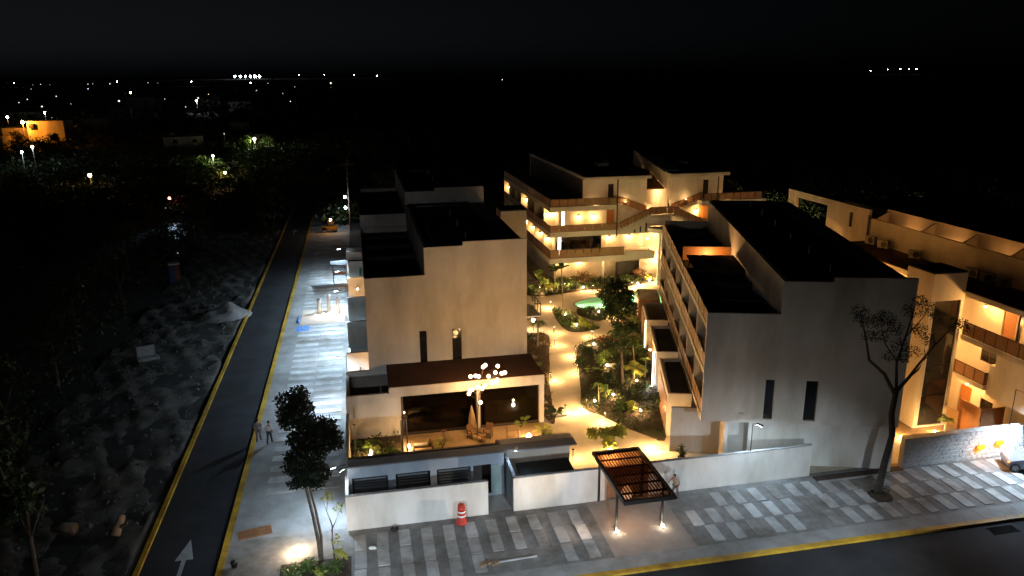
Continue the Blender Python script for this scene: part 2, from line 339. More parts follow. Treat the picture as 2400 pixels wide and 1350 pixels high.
# ================================================================== SETTING
from mathutils.geometry import tessellate_polygon
def flat(name, outer, hole_list, z, material, z_bot=None):
    loops = [[Vector((x, y, z)) for x, y in outer]] + [[Vector((x, y, z)) for x, y in h] for h in hole_list]
    tris = tessellate_polygon(loops); V = [p for l in loops for p in l]
    Fc = []
    for a, b, c in tris:
        n = (V[b]-V[a]).cross(V[c]-V[a]); Fc.append((a, b, c) if n.z > 0 else (a, c, b))
    return mesh(name, V, Fc, material)
def struct(name, me, loc=(0, 0, 0)): return tag(ob(name, me, None, loc), kind='structure')
def smooth_poly(pts, k=4):
    """closed Catmull-Rom"""
    out = []; n = len(pts)
    for i in range(n):
        p0, p1, p2, p3 = (np.array(pts[(i+j-1) % n], float) for j in range(4))
        for s in range(k):
            t = s/k; q = 0.5*((2*p1) + (-p0+p2)*t + (2*p0-5*p1+4*p2-p3)*t*t + (-p0+3*p1-3*p2+p3)*t**3); out.append((float(q[0]), float(q[1])))
    return out
POOL = smooth_poly([(23.1, 78.6), (24.7, 79.75), (26.85, 80.65), (28.9, 81.2), (31.0, 81.3), (33.6, 81.0), (34.2, 79.9), (33.0, 77.4), (31.0, 75.2), (29.6, 74.9), (27.25, 75.6), (24.9, 76.35), (23.6, 76.9), (23.0, 77.7)], 3)
PB = [(22, 73.5), (35.5, 73.5), (35.5, 82.5), (22, 82.5)]
R_ = 14000
struct('ground', flat('ground', [(R_*math.cos(a), R_*math.sin(a)) for a in np.linspace(0, 2*math.pi, 48, endpoint=False)], [PB], -0.17, EARTH))
COURT = [(12.2, 39.2), (36, 39.2), (36, 56), (42.5, 70), (50, 82), (50, 120), (12.2, 120)]
struct('courtyard_path', flat('courtyard_path', COURT, [POOL], 0.03, PATH))
# pool: basin, water, coping, lamps
pool = thing('swimming_pool', 'curved swimming pool glowing turquoise green in the lit courtyard', 'pool', (0, 0, 0))
n = len(POOL)
V = [(x, y, 0.03) for x, y in POOL] + [(x, y, -1.2) for x, y in POOL]
Fc = [((i+1) % n, i, n+i, n+(i+1) % n) for i in range(n)]
b = MB(); b.v = V; b.f = Fc; b.build('basin_wall', POOLT, pool)
ob('basin_floor', flat('basin_floor', POOL, [], -1.2, POOLT), pool)
WATER = glassmat('pool_water', (0.62, 0.93, 0.72), rough=0.02)
wn = WATER.node_tree; tbn = wn.nodes.new('ShaderNodeTexNoise'); tbn.inputs['Scale'].default_value = 2.2; bpn = wn.nodes.new('ShaderNodeBump'); bpn.inputs['Strength'].default_value = 0.12
gpn = wn.nodes.new('ShaderNodeNewGeometry'); wn.links.new(gpn.outputs['Position'], tbn.inputs['Vector']); wn.links.new(tbn.outputs['Fac'], bpn.inputs['Height'])
for nd in wn.nodes:
    if nd.type in ('BSDF_GLOSSY', 'LAYER_WEIGHT'): wn.links.new(bpn.outputs[0], nd.inputs['Normal'])
ob('water', flat('water', POOL, [], -0.05, WATER), pool)
for (x, y) in ((24.2, 77.9), (27.2, 77.6), (31.5, 79.5), (30.6, 76.6)):
    l = MB().lathe([(0.1, 0), (0.12, 0.04), (0.1, 0.06)], 10).build('pool_lamp', E_SOFT, pool, True, (x, y, -1.19)); slamp(l, (0, 0, 1.05), (0, 0, 0), 950, (0.82, 1.0, 0.60), 168, 0.12, 0.3)
cp = MB()
for i in range(n):
    a, c = np.array(POOL[i]), np.array(POOL[(i+1) % n]); d = (c-a); d = d/np.linalg.norm(d); o = np.array([d[1], -d[0]])
    ctr = np.mean(np.array(POOL), 0); o = o if np.dot(o, a-ctr) > 0 else -o
    cp.hexa([(a[0], a[1], 0.032), (c[0], c[1], 0.032), (*(c+o*0.28), 0.032), (*(a+o*0.28), 0.032), (a[0], a[1], 0.055), (c[0], c[1], 0.055), (*(c+o*0.28), 0.055), (*(a+o*0.28), 0.055)])
cp.build('coping', CONC, pool)
# roads
struct('side_road', mesh('side_road', [(-12.45, -10, -0.12), (-8.4, -10, -0.12), (-8.4, 420, -0.12), (-12.45, 420, -0.12)], [(0, 1, 2, 3)], ASPH))
struct('front_road', mesh('front_road', [(-8.4, -10, -0.116), (120, -10, -0.116), (120, 32.15, -0.116), (-8.4, 32.15, -0.116)], [(0, 1, 2, 3)], ASPH))
def kerb(name, pts):
    m = MB()
    for x0, x1, y0, y1, z1 in pts: m.box(x0, x1, y0, y1, -0.16, z1)
    return tag(m.build(name, YEL), kind='structure')
def kerb_run(name, along, a0, a1, c0, c1, z1, step):
    root = tag(bpy.data.objects.new(name, None), kind='structure'); link(root); a = a0; k = 0
    while a < a1 - 0.01:
        e = min(a+step, a1); dz = 0.006*math.sin(k*2.3); g = 0.012
        if along == 'x': o = box('kerb_stone', YEL, root, a, e-g, c0, c1, -0.16, z1+dz)
        else: o = box('kerb_stone', YEL, root, c0, c1, a, e-g, -0.16, z1+dz)
        a = e; k += 1
    return root
kerb_run('front_kerb', 'x', -8.4, 62, 32.1, 32.42, 0.02, 2.0)
kerb_run('side_kerb', 'y', 32.42, 160, -8.5, -8.16, 0.02, 2.0)
kerb_run('far_side_kerb', 'y', 18, 160, -12.72, -12.45, 0.03, 2.0)
for (x0, x1, y0, y1) in ((-11.9, -10.6, 44.2, 47.8), (-9.9, -8.9, 60.5, 66.0), (-12.2, -11.2, 78.0, 81.5)):
    tag(MB().box(x0, x1, y0, y1, -0.118, -0.114).build('asphalt_patch', mat('asphalt_new', (0.012, 0.013, 0.015), 0.9, (0.02, 0.021, 0.024), 1.5, 0.5, 50)), kind='structure')
# road arrows
def arrow(y0, L, x, w):
    m = MB(); hw = w/2
    m.prism([(x-0.11, y0), (x+0.11, y0), (x+0.11, y0+L*0.55), (x+hw, y0+L*0.55), (x, y0+L), (x-hw, y0+L*0.55), (x-0.11, y0+L*0.55)], -0.116, -0.110)
    return tag(m.build('road_arrow', WHITEP), kind='structure')
arrow(35.9, 4.3, -10.4, 0.95); arrow(126.5, 4.0, -10.7, 0.95)
# pavements
fp = tag(ob('front_pavement', mesh('front_pavement', [(-8.16, 32.42, -0.01), (62, 32.42, -0.01), (62, 39.3, -0.01), (-8.16, 39.3, -0.01)], [(0, 1, 2, 3)], GRAV)), kind='structure')
m = MB()
x = -8.16
while x < 62:
    m.box(x, x+2.48, 32.44, 33.46, -0.1, 0.0+0.004*math.sin(x)); x += 2.5
m.build('concrete_strip', PAVE, fp)
m = MB(); m.box(12.3, 17.0, 33.5, 39.0, -0.1, 0.006); m.build('entrance_slab', mat('entrance_concrete', (0.27, 0.235, 0.205), 0.88, (0.33, 0.29, 0.255), 0.9, 0.3, 20, stain=0.2), fp)
def paver(parent, x0, x1, y0, y1, material, jit=0.02):
    k = ('pv', round(x1-x0, 2), round(y1-y0, 2), material.name)
    if k not in _bc:
        sx, sy = (x1-x0)/2, (y1-y0)/2; c = 0.04; M = MB()
        M.prism([(-sx+c, -sy), (sx-c, -sy), (sx, -sy+c), (sx, sy-c), (sx-c, sy), (-sx+c, sy), (-sx, sy-c), (-sx, -sy+c)], -0.06, 0.03); _bc[k] = mesh('paver', M.v, M.f, material)
    o = ob('paver', _bc[k], parent, ((x0+x1)/2 + random.uniform(-jit, jit), (y0+y1)/2 + random.uniform(-jit, jit), random.uniform(-0.012, 0.0)), random.uniform(-0.02, 0.02)); return o
ROWS = ((36.92, 38.4), (35.34, 36.82), (33.7, 35.22))
for k in range(-14, 24):
    for r, (a, c) in enumerate(ROWS):
        x0 = 24.0 + 1.235*k - 0.3 + (0.18 if r == 1 else 0) - 0.55*(r == 2)
        if x0 < 17.2 or (17 < x0 < 19.5 and r < 1): continue
        if 28.9 < x0 < 30.8 and r < 2: continue
        if 22.0 < x0 < 24.5 and r == 2 and k % 2: continue
        paver(fp, x0, x0+0.62, a, c, SLAB if (k*3+r) % 4 else SLABD)
for k in range(0, 11):
    for r, (a, c) in enumerate(ROWS):
        x0 = -1.38 + 1.235*k
        if x0 > 11.6 or (5.5 < x0 < 9.5 and r == 2): continue
        paver(fp, x0, x0+0.62, a, c, SLABD if (k+r) % 3 == 0 else SLAB, 0.03)
sp = tag(ob('side_pavement', mesh('side_pavement', [(-8.16, 39.3, -0.012), (-1.78, 39.3, -0.012), (-1.78, 160, -0.012), (-8.16, 160, -0.012)], [(0, 1, 2, 3)], PAVE)), kind='structure')
m = MB(); y = 39.32
while y < 159: m.box(-8.14, -6.85, y, y+2.46, -0.1, 0.0+0.003*math.sin(y)); y += 2.5
m.build('concrete_strip', PAVE, sp)
k = 0; y = 44.0
while y < 128:
    if not (77.5 < y < 83):
        for xa, xb in ((-6.75, -4.58), (-4.5, -2.3)):
            paver(sp, xa, xb, y, y+0.72, SLAB if (k % 5) else SLABD, 0.015)
    y += 1.42; k += 1
# painted accessible-parking panel and blue wheel stop
pk = MB().box(-7.0, -5.75, 75.6, 77.2, 0.036, 0.040).build('parking_symbol_panel', BLUEP); tag(pk, kind='structure')
sy = MB(); cx, cy = -6.4, 76.35
sy.tube([(cx+0.32*math.cos(a), cy+0.32*math.sin(a), 0.05) for a in np.linspace(2.4, 6.6, 14)], 0.04, 4)
sy.tube([(cx+0.02, cy+0.68, 0.05), (cx, cy+0.1, 0.05), (cx+0.3, cy+0.08, 0.05), (cx+0.42, cy-0.3, 0.05)], 0.04, 4); sy.ball((cx+0.02, cy+0.74, 0.05), 0.07, 8, 5, (1, 1, 0.3))
sy.build('wheelchair_symbol', WHITEP, pk)
ws = thing('wheel_stop', 'blue rectangular panel standing at the edge of the parking bay', 'panel', (-6.95, 79.3, 0)); box('panel', BLUEP, ws, -0.06, 0.06, -1.1, 1.1, 0.03, 0.22); box('foot', STEEL, ws, -0.1, 0.1, -0.9, -0.7, 0, 0.028); box('foot', STEEL, ws, -0.1, 0.1, 0.7, 0.9, 0, 0.028)
tag(ob('parking_bay', mesh('parking_bay', [(-6.7, 77.7, 0.012), (-2.2, 77.7, 0.012), (-2.2, 82.9, 0.012), (-6.7, 82.9, 0.012)], [(0, 1, 2, 3)], mat('bay_beige', (0.42, 0.33, 0.25), 0.9, (0.48, 0.38, 0.3), 1.0, 0.3, 20))), kind='structure')
# drain grate and covers
IRON = mat('cast_iron', (0.008, 0.008, 0.009), 0.95, spec=0.1)
gr = thing('drain_grate', 'black storm drain grate set in the asphalt beside the yellow kerb', 'drain', (34.6, 31.45, -0.116))
box('frame', IRON, gr, -0.85, 0.85, -0.32, -0.26, 0.001, 0.03); box('frame', IRON, gr, -0.85, 0.85, 0.26, 0.32, 0.001, 0.03)
for i in range(14): box('bar', IRON, gr, -0.8+i*0.12, -0.75+i*0.12, -0.26, 0.26, 0.002, 0.025)
mh = thing('pavement_drain', 'small dark slot drain between pale pavers near the white wall', 'drain', (22.85, 36.87, 0.0)); box('slot', DARKM, mh, -0.35, 0.35, -0.05, 0.05, 0.0, 0.035); box('lip', STEEL, mh, -0.4, 0.4, 0.052, 0.09, 0.0, 0.04); box('lip', STEEL, mh, -0.4, 0.4, -0.09, -0.052, 0.0, 0.04)

# ================================================================== BUILDINGS
def railing(parent, p0, p1, z0, h, npan, z1=None, framemat=BRONZE, panmat=WOODP, name='railing'):
    """timber-panelled railing from p0 to p1 (xy), base heights z0 -> z1"""
    if z1 is None: z1 = z0
    p0, p1 = Vector((*p0, z0)), Vector((*p1, z1)); d = p1 - p0; hd = Vector((d.x, d.y, 0)).normalized(); nrm = Vector((-hd.y, hd.x, 0))
    m = MB(); t = 0.022
    def bar(a, b, za, zb):
        m.hexa([a - nrm*t + Vector((0, 0, za)), b - nrm*t + Vector((0, 0, za)), b + nrm*t + Vector((0, 0, za)), a + nrm*t + Vector((0, 0, za)),
                a - nrm*t + Vector((0, 0, zb)), b - nrm*t + Vector((0, 0, zb)), b + nrm*t + Vector((0, 0, zb)), a + nrm*t + Vector((0, 0, zb))])
    bar(p0, p1, h-0.06, h); bar(p0, p1, 0.02, 0.07)
    for i in range(npan+1):
        c = p0 + d*(i/npan); m.hexa([c - hd*0.025 - nrm*0.03, c + hd*0.025 - nrm*0.03, c + hd*0.025 + nrm*0.03, c - hd*0.025 + nrm*0.03] + [q + Vector((0, 0, h-0.01)) for q in (c - hd*0.025 - nrm*0.03, c + hd*0.025 - nrm*0.03, c + hd*0.025 + nrm*0.03, c - hd*0.025 + nrm*0.03)])
    ro = m.build(name, framemat, parent)
    for i in range(npan):
        a = p0 + d*((i+0.04)/npan) + hd*0.012; b = p0 + d*((i+0.96)/npan) - hd*0.012; M = MB(); tt = 0.013
        M.hexa([a - nrm*tt + Vector((0, 0, 0.08)), b - nrm*tt + Vector((0, 0, 0.08)), b + nrm*tt + Vector((0, 0, 0.08)), a + nrm*tt + Vector((0, 0, 0.08)),
                a - nrm*tt + Vector((0, 0, h-0.07)), b - nrm*tt + Vector((0, 0, h-0.07)), b + nrm*tt + Vector((0, 0, h-0.07)), a + nrm*tt + Vector((0, 0, h-0.07))])
        M.build('panel', panmat, ro)
    return ro
def window(parent, axis, a0, a1, z0, z1, pos, inward, mull=1, name='window', pane=GLASS):
    """window set in a wall; axis 'x': spans x at y=pos; axis 'y': spans y at x=pos"""
    f = MB(); w_ = 0.05; dep = 0.08*inward
    def bx(u0, u1, c0, c1, q0, q1):
        lo, hi = sorted((pos+q0, pos+q1))
        f.box(u0, u1, lo, hi, c0, c1) if axis == 'x' else f.box(lo, hi, u0, u1, c0, c1)
    bx(a0, a1, z0, z0+w_, 0, dep); bx(a0, a1, z1-w_, z1, 0, dep); bx(a0, a0+w_, z0+w_, z1-w_, 0, dep); bx(a1-w_, a1, z0+w_, z1-w_, 0, dep)
    for i in range(1, mull): c = a0 + (a1-a0)*i/mull; bx(c-w_/2, c+w_/2, z0+w_, z1-w_, 0.005*inward, dep*0.9)
    fr = f.build(name, BRONZE, parent)
    for i in range(mull):
        u0 = a0 + (a1-a0)*i/mull + w_*0.6; u1 = a0 + (a1-a0)*(i+1)/mull - w_*0.6; lo, hi = sorted((pos+0.03*inward, pos+0.045*inward))
        (box('pane', pane, fr, u0, u1, lo, hi, z0+w_*0.8, z1-w_*0.8) if axis == 'x' else box('pane', pane, fr, lo, hi, u0, u1, z0+w_*0.8, z1-w_*0.8))
    return fr
BAY = 4.25
def add_block(root, oy, L, dz, zb, bays, pit=None):
    zl, zm, zh = 10.6+dz, 12.7+dz, 13.0+dz; fl = [3.3, 6.45, 9.5]
    W = [(3.87, 4.43, 3.58, 6.27), (6.35, 7.1, 3.55, 6.27)] if zb < 4 else []
    top = lambda u: zl if u < 4.45 else (zm if u < 7.35 else zh)
    gridwall('front_wall', STUC, root, (0, oy, 0), (1, 0, 0), (0, 1, 0), brk(0, 12.2, 3.87, 4.43, 4.45, 6.35, 7.1, 7.35), brk(zb, zh, zl, zm, 3.55, 3.58, 6.27), holes(W, top), 0.25)
    for (a, b, c, d) in W: window(root, 'x', a, b, c, d, oy+0.13, 1, 1)
    y0, y1 = oy+0.25, oy+L
    # roofs
    m = MB(); m.box(0.1, 4.45, y0, y1, 9.5+dz, 9.78+dz); m.build('terrace_roof', ROOF, root)
    m = MB(); m.box(4.452, 4.7, y0, y1-0.3, 3.35, zm-0.02); m.build('inner_wall', STUC, root)
    m = MB(); m.box(4.702, 10.7, y0, y1-0.3, zm-0.4, zm-0.12); m.build('upper_roof', ROOF, root)
    m = MB(); m.box(4.66, 4.84, y0+0.01, y1-0.32, zm-0.0, zm+0.06); m.box(4.66, 10.6, y1-0.5, y1-0.32, zm-0.1, zm+0.05); m.build('roof_flashing', ROOF, root)
    m = MB(); m.box(11.95, 12.2, y0, y1-0.3, 0, zm-0.16); m.build('courtyard_wall', STUC, root)
    m = MB(); m.box(0.3, 12.2, y1-0.3, y1, 0, zl); m.box(4.45, 12.2, y1-0.3, y1, zl, zm-0.1); m.build('back_wall', STUC, root)
    y = y0 + 0.02; k = 0
    while y < y1-0.35:
        e = min(y+2.9, y1-0.32); box('ledge_slab', CONC, root, 10.705, 12.17, y, e-0.03, zm-0.155, zm-0.06+0.006*(k % 2)); y = e; k += 1
    # roof clutter: low divider kerbs and cover slabs on the terrace roof
    for i in range(int(L//BAY)):
        yy = oy + BAY*(i+1)
        if yy > y1-1: break
        if pit and abs(yy-pit[1]) < 1.2: continue
        box('terrace_divider', ROOF, root, 0.3, 4.44, yy-0.08, yy+0.08, 9.79+dz, 10.25+dz)
        box('roof_hatch', mat('hatch', (0.05, 0.05, 0.052), 0.8), root, 1.2, 2.3, yy-2.4, yy-1.5, 9.79+dz, 9.95+dz)
    for i in range(int(L//5)):
        yy = oy + 3 + i*5.0; MB().tube([(8.0, yy, zm-0.13), (8.0, yy, zm+0.35), (8.12, yy, zm+0.45)], 0.06, 8).build('vent_pipe', STEEL, root)
        box('roof_seam', mat('seam', (0.035, 0.036, 0.038), 0.7), root, 4.9, 10.6, yy+1.2, yy+1.26, zm-0.119, zm-0.105)
    MB().tube([(5.4, y0+0.5, zm-0.07), (5.4, y1-1.2, zm-0.07), (9.8, y1-1.2, zm-0.07)], 0.035, 6).build('conduit', STEEL, root)
    # balcony side
    for i, z in enumerate(fl):
        zz = z + (dz if i == 2 else 0)
        m = MB(); m.box(0.0, 1.6, oy+0.252, y1, zz, zz+0.3) if i < 2 else m.box(0.0, 0.098, oy+0.252, y1, zz, zz+0.3); m.build('floor_slab', STUC, root)
    nb = int((L-0.2)//BAY)
    for k in range(nb+1):
        yy = oy + BAY*k + (0.3 if k == 0 else 0)
        if yy > y1-0.1: continue
        if k > 0:
            for z0_, z1_ in ((3.6, 6.45), (6.75, 9.5)): box('partition_fin', STUC, root, 0.02, 1.6, yy-0.07, yy+0.07, z0_, z1_)
        ye = min(oy + BAY*(k+1), y1) - 0.08; ys = yy + 0.1
        if ye-ys < 1: continue
        for z in (3.6, 6.75): railing(root, (0.06, ys), (0.06, ye), z, 1.0, 4)
        railing(root, (0.05, ys), (0.05, ye), 9.8+dz, 0.8, 3)
    hs = []
    for k in range(nb+1):
        a = oy + BAY*k + 0.9; b = a + 2.6
        if b < y1-0.3: hs += [(a, b, 3.65, 5.95), (a, b, 6.8, 9.1)]
    ys_ = sorted(set([oy+0.25, y1] + [v for h in hs for v in h[:2]])); zs_ = [0.0, 3.3, 3.65, 5.95, 6.45, 6.8, 9.1, 9.49]
    gridwall('balcony_wall', STUC, root, (1.6, 0, 0), (0, 1, 0), (1, 0, 0), ys_, zs_, holes(hs), 0.2)
    for (a, b, c, d) in hs: window(root, 'y', a, b, c, d, 1.66, 1, 2, 'balcony_door')
# ---------------- block A (left), two stepped parts
A = thing('apartment_block', 'tan stucco block with stepped black roofs beside the road', 'building', (0, 54.7, 0))
add_block(A, 0.0, 19.6, 0.0, 3.3, 4)
add_block(A, 19.65, 18.0, 1.2, 9.2, 4)
# ground floor: front wall strip and the dividing walls of the street-side patios
m = MB(); m.box(-1.75, 12.2, 0.0, 0.25, 0, 3.298); m.build('ground_wall', STUC, A)
box('ground_wall_cap', STUC, A, -1.75, 0.0, 0.0, 0.24, 3.3, 3.42)
for i, (y, h, mt) in enumerate(((4.0, 3.4, STUC), (12.1, 3.4, STUCW), (20.0, 3.4, STUCW), (27.9, 3.4, STUC), (35.4, 3.4, STUCW))):
    m = MB(); m.box(-1.7, 1.6, y, y+0.2, 0, h); m.box(-1.76, 0.0, y-0.04, y+0.24, h, h+0.08); m.build('patio_wall', mt, A)
m = MB(); m.box(-1.7, 0, 36.0, 41.0, 3.2, 3.42); m.build('patio_roof', ROOF, A)
for (a, b) in ((5.0, 11.0), (13.2, 19.0), (21.2, 27.0)):
    m = MB(); m.box(-1.74, -1.56, a-0.8, b+0.9, 0, 1.1); m.build('street_parapet', STUCW, A)
box('end_wall', STUCW, A, -1.9, 0.0, 40.6, 40.8, 0, 4.0); box('end_wall', STUCW, A, -1.9, 0, 36.4, 36.6, 3.43, 4.4)
# restaurant wing on the front of block A
X0, X1 = 1.3, 12.45
m = MB(); m.box(X0-0.02, X1, -4.5, -0.02, 3.45, 3.8); m.build('restaurant_roof', ROOFR, A)
m = MB(); m.box(X0-0.04, X1+0.02, -4.62, -4.5, 3.1, 3.82); m.build('fascia', STUC, A)
m = MB(); m.box(-1.72, 2.05, -4.6, -4.4, 0, 3.08); m.box(-1.72, X0-0.05, -4.6, -4.4, 3.08, 3.42); m.build('restaurant_wall', STUC, A)
m = MB(); m.box(-1.72, -1.52, -4.38, -0.03, 0, 3.2); m.build('side_wall', STUC, A)
m = MB(); m.box(X1-0.32, X1+0.01, -4.58, -4.2, 0, 3.1); m.build('corner_column', STUC, A)
m = MB(); m.box(7.5, 7.72, -4.45, -4.2, 0, 3.1); m.build('middle_column', STUC, A)
m = MB(); m.box(X0, X1-0.05, -4.38, -0.05, 0.02, 0.1); m.build('restaurant_floor', mat('dark_tile', (0.03, 0.03, 0.032), 0.35, (0.05, 0.05, 0.052), 1.5), A)
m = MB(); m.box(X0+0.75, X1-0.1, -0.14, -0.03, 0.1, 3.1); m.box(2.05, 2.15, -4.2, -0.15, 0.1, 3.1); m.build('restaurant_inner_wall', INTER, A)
for (a, b) in ((2.16, 7.48), (7.74, X1-0.34)):
    window(A, 'x', a, b, 0.12, 3.08, -4.34, 1, 1, 'glass_front', GLAZD)
window(A, 'y', -4.1, -0.3, 0.12, 3.08, X1-0.12, -1, 3, 'glass_side', GLAZD)
tb = thing('dining_table', 'round dark table with a gleaming plate behind the restaurant glass', 'table', (9.3, 52.4, 0.1)); MB().lathe([(0.28, 0), (0.05, 0.04), (0.05, 0.7), (0.55, 0.71), (0.55, 0.75)], 18).build('top', DARKM, tb, True); MB().lathe([(0.06, 0.752), (0.17, 0.78), (0.18, 0.785)], 14).build('plate', WREF, tb, True)
# bulkhead box behind
bh = thing('stair_bulkhead', 'small tan box tower with black top rising behind the stepped block', 'tower', (12.6, 67.3, 0))
m = MB(); m.box(0, 2.4, 0, 2.4, 0, 12.85); m.build('wall', STUC, bh); box('roof', ROOF, bh, 0.05, 2.35, 0.05, 2.35, 12.86, 12.98); window(bh, 'y', 0.6, 1.8, 9.6, 11.4, -0.002, 1, 1)
# service truss stairs hanging on block A's courtyard side
ts = thing('steel_stair_canopy', 'black steel lattice canopy projecting from the tan block over the courtyard', 'canopy', (12.22, 54.0, 0))
for k in range(9): box('rib', DARKM, ts, 0.02, 3.05, 10.1+k*0.42, 10.16+k*0.42, 6.95, 7.02)
m = MB(); m.box(0, 3.2, 9.75, 9.95, 6.8, 7.15); m.box(3.06, 3.2, 9.95, 13.9, 6.85, 7.05); m.box(0, 0.1, 9.96, 13.9, 6.85, 7.05); m.build('beam', DARKM, ts)
sb = thing('steel_balcony', 'small black steel balcony with grey floor on the courtyard side of the tan block', 'balcony', (12.22, 62.6, 0))
box('floor', STEEL, sb, 0, 3.05, 0, 3.4, 4.1, 4.22)
m = MB()
for (x, y) in ((3.0, 0.05), (3.0, 1.15), (3.0, 2.25), (3.0, 3.35), (2.0, 0.05), (1.0, 0.05), (1.0, 3.35)): m.box(x-0.03, x+0.03, y-0.03, y+0.03, 4.22, 5.35)
m.box(2.97, 3.03, 0, 3.4, 5.3, 5.36); m.box(0, 2.97, 0.02, 0.08, 5.3, 5.36); m.box(2.98, 3.02, 0, 3.4, 4.8, 4.84); m.build('rail', DARKM, sb)
m = MB(); m.hexa([(0.05, 0.1, 3.6), (0.15, 0.1, 3.6), (2.9, 0.1, 4.04), (2.8, 0.1, 4.04), (0.05, 0.16, 3.68), (0.15, 0.16, 3.68), (2.9, 0.16, 4.09), (2.8, 0.16, 4.09)]); m.build('brace', DARKM, sb)

# ---------------- block B (right front, turned)
TH = math.radians(-17.0); BO = (20.75, 41.6)
def bw(x, y):   # block B local -> world
    c, s = math.cos(TH), math.sin(TH); return (BO[0]+c*x-s*y, BO[1]+s*x+c*y)
B = thing('turned_apartment_block', 'grey-lit block turned to the street with timber balconies along the garden', 'building', (BO[0], BO[1], 0), TH)
add_block(B, 0.0, 30.5, 0.0, 3.3, 7, pit=(12, 17.2))
m = MB(); m.box(-1.65, 3.2, 1.9, 2.1, 0, 3.3); m.build('ground_wall', STUC, B)
m = MB(); m.box(3.2, 12.2, 0.7, 0.9, 0, 3.3); m.box(3.2, 3.4, 0.9, 1.9, 0, 3.3); m.build('ground_wall', STUC, B)
m = MB(); m.box(0.02, 12.18, 0.26, 2.1, 3.24, 3.298); m.build('soffit', STUC, B)
# timber-clad roof terrace with thatch pergola
m = MB(); m.box(0.5, 4.44, 17.3, 17.45, 9.79, 10.95); m.build('terrace_wall', STUC, B)
for i in range(12): box('cladding_board', WOODO, B, 0.55+i*0.323, 0.55+i*0.323+0.31, 17.262, 17.296, 9.8, 10.93)
m = MB()
for (x, y) in ((0.8, 10.6), (0.8, 15.2), (4.2, 10.6), (4.2, 15.2)): m.box(x-0.06, x+0.06, y-0.06, y+0.06, 9.79, 10.5)
m.box(0.6, 4.35, 10.5, 10.62, 10.5, 10.62); m.box(0.6, 4.35, 15.14, 15.26, 10.5, 10.62); m.build('pergola_frame', DARKM, B)
m = MB()
for i in range(38):
    y = 10.5 + i*0.128; m.hexa([(0.55, y, 10.63+random.uniform(0, .03)), (4.3+random.uniform(-.1, .1), y+random.uniform(-.1, .1), 10.64), (4.3, y+0.1, 10.64), (0.55, y+0.09, 10.63), (0.55, y, 10.67), (4.3, y, 10.68), (4.3, y+0.1, 10.7), (0.55, y+0.09, 10.68)])
m.build('pergola_cane', THATCH, B)
# ground patio boxes along the garden side of block B
for i, (ya, yb, xo) in enumerate(((4.2, 10.9, -1.65), (12.5, 18.9, -1.75), (20.7, 26.0, -1.9))):
    m = MB(); m.box(xo, -0.02, ya, ya+0.2, 0, 3.3); m.box(xo, xo+0.2, ya+0.2, yb, 0, 3.3); m.box(xo, -0.02, yb, yb+0.2, 0, 3.3); m.build('patio_wall', STUC, B)
    if i < 2: m = MB(); m.box(xo+0.45, -0.05, ya+0.22, yb-0.02, 2.9, 3.1); m.build('patio_roof', ROOF, B)
    for k in range(9): box('timber_slat', WOOD, B, xo-0.05, xo-0.005, ya+0.5+k*0.6, ya+0.5+k*0.6+0.5, 0.05, 2.8)
m = MB(); m.box(-2.2, -0.05, 27.6, 31.5, 2.9, 3.15); m.box(-2.2, -2.0, 27.6, 31.5, 0, 2.9); m.box(-2.0, -0.05, 27.6, 27.8, 0, 2.9); m.build('timber_store', WOOD, B)

# ---------------- block C (back, warm lit terraces): origin = front-left corner
C = thing('terrace_building', 'warmly lit building with timber railed terraces behind the pool', 'building', (21.5, 84.0, 0))
SL = [(3.35, 3.95), (6.5, 7.05), (9.5, 10.05)]
m = MB(); m.box(0, 13.0, 0.0, 28, *SL[0]); m.build('floor_slab', STUC, C)
m = MB(); m.box(0, 8.4, 0.0, 28, *SL[1]); m.box(8.4, 15.0, 2.6, 28, *SL[1]); m.build('floor_slab', STUC, C)
m = MB(); m.box(0, 8.2, 0.0, 28, *SL[2]); m.box(8.2, 12.2, 1.9, 28, *SL[2]); m.build('floor_slab', STUC, C)
# front walls of the two terrace floors
gridwall('front_wall', STUC, C, (0, 2.0, 0), (1, 0, 0), (0, 1, 0), brk(1.5, 12.2, 1.55, 6.9), [3.96, 3.98, 6.1, 6.49], holes([(1.55, 6.9, 3.97, 6.1)]), 0.25)
window(C, 'x', 1.56, 6.9, 3.97, 6.1, 2.05, 1, 4, 'glass_wall', GLAZE)
gridwall('front_wall', STUC, C, (0, 2.0, 0), (1, 0, 0), (0, 1, 0), brk(1.9, 12.2, 7.5, 8.5), [7.06, 9.2, 9.49], holes([(7.5, 8.5, 7.06, 9.2)]), 0.25)
box('terrace_door', WOODO, C, 7.55, 8.45, 2.06, 2.12, 7.07, 9.18)
m = MB(); m.box(0.25, 1.9, 4.0, 4.2, 7.06, 9.49); m.box(1.7, 1.9, 2.25, 4.0, 7.06, 9.49); m.build('corner_wall', STUC, C)
m = MB(); m.box(0.25, 1.5, 4.0, 4.2, 3.96, 6.49); m.box(1.3, 1.5, 2.25, 4.0, 3.96, 6.49); m.build('corner_wall', STUC, C)
m = MB(); m.box(2.0, 6.9, 5.5, 5.7, 3.96, 6.45); m.build('room_back_wall', STUC, C)
bd = thing('bed', 'low pale bed seen through the glass wall of the lit terrace room', 'bed', (26.3, 87.6, 3.96)); box('base', WOOD, bd, -0.9, 0.9, -0.8, 1.0, 0, 0.3); box('mattress', WREF, bd, -0.85, 0.85, -0.75, 0.95, 0.3, 0.52); box('headboard', WOOD, bd, -1.0, 1.0, 1.0, 1.08, 0, 1.1)
for i in range(3):
    box('light_strip', E_STRIPW, C, 1.52+0.0+i*0.14, 1.55+i*0.14, 1.955, 1.985, 3.98, 6.4); box('light_strip', E_STRIPW, C, 1.92+i*0.14, 1.95+i*0.14, 1.955, 1.985, 7.1, 9.4)
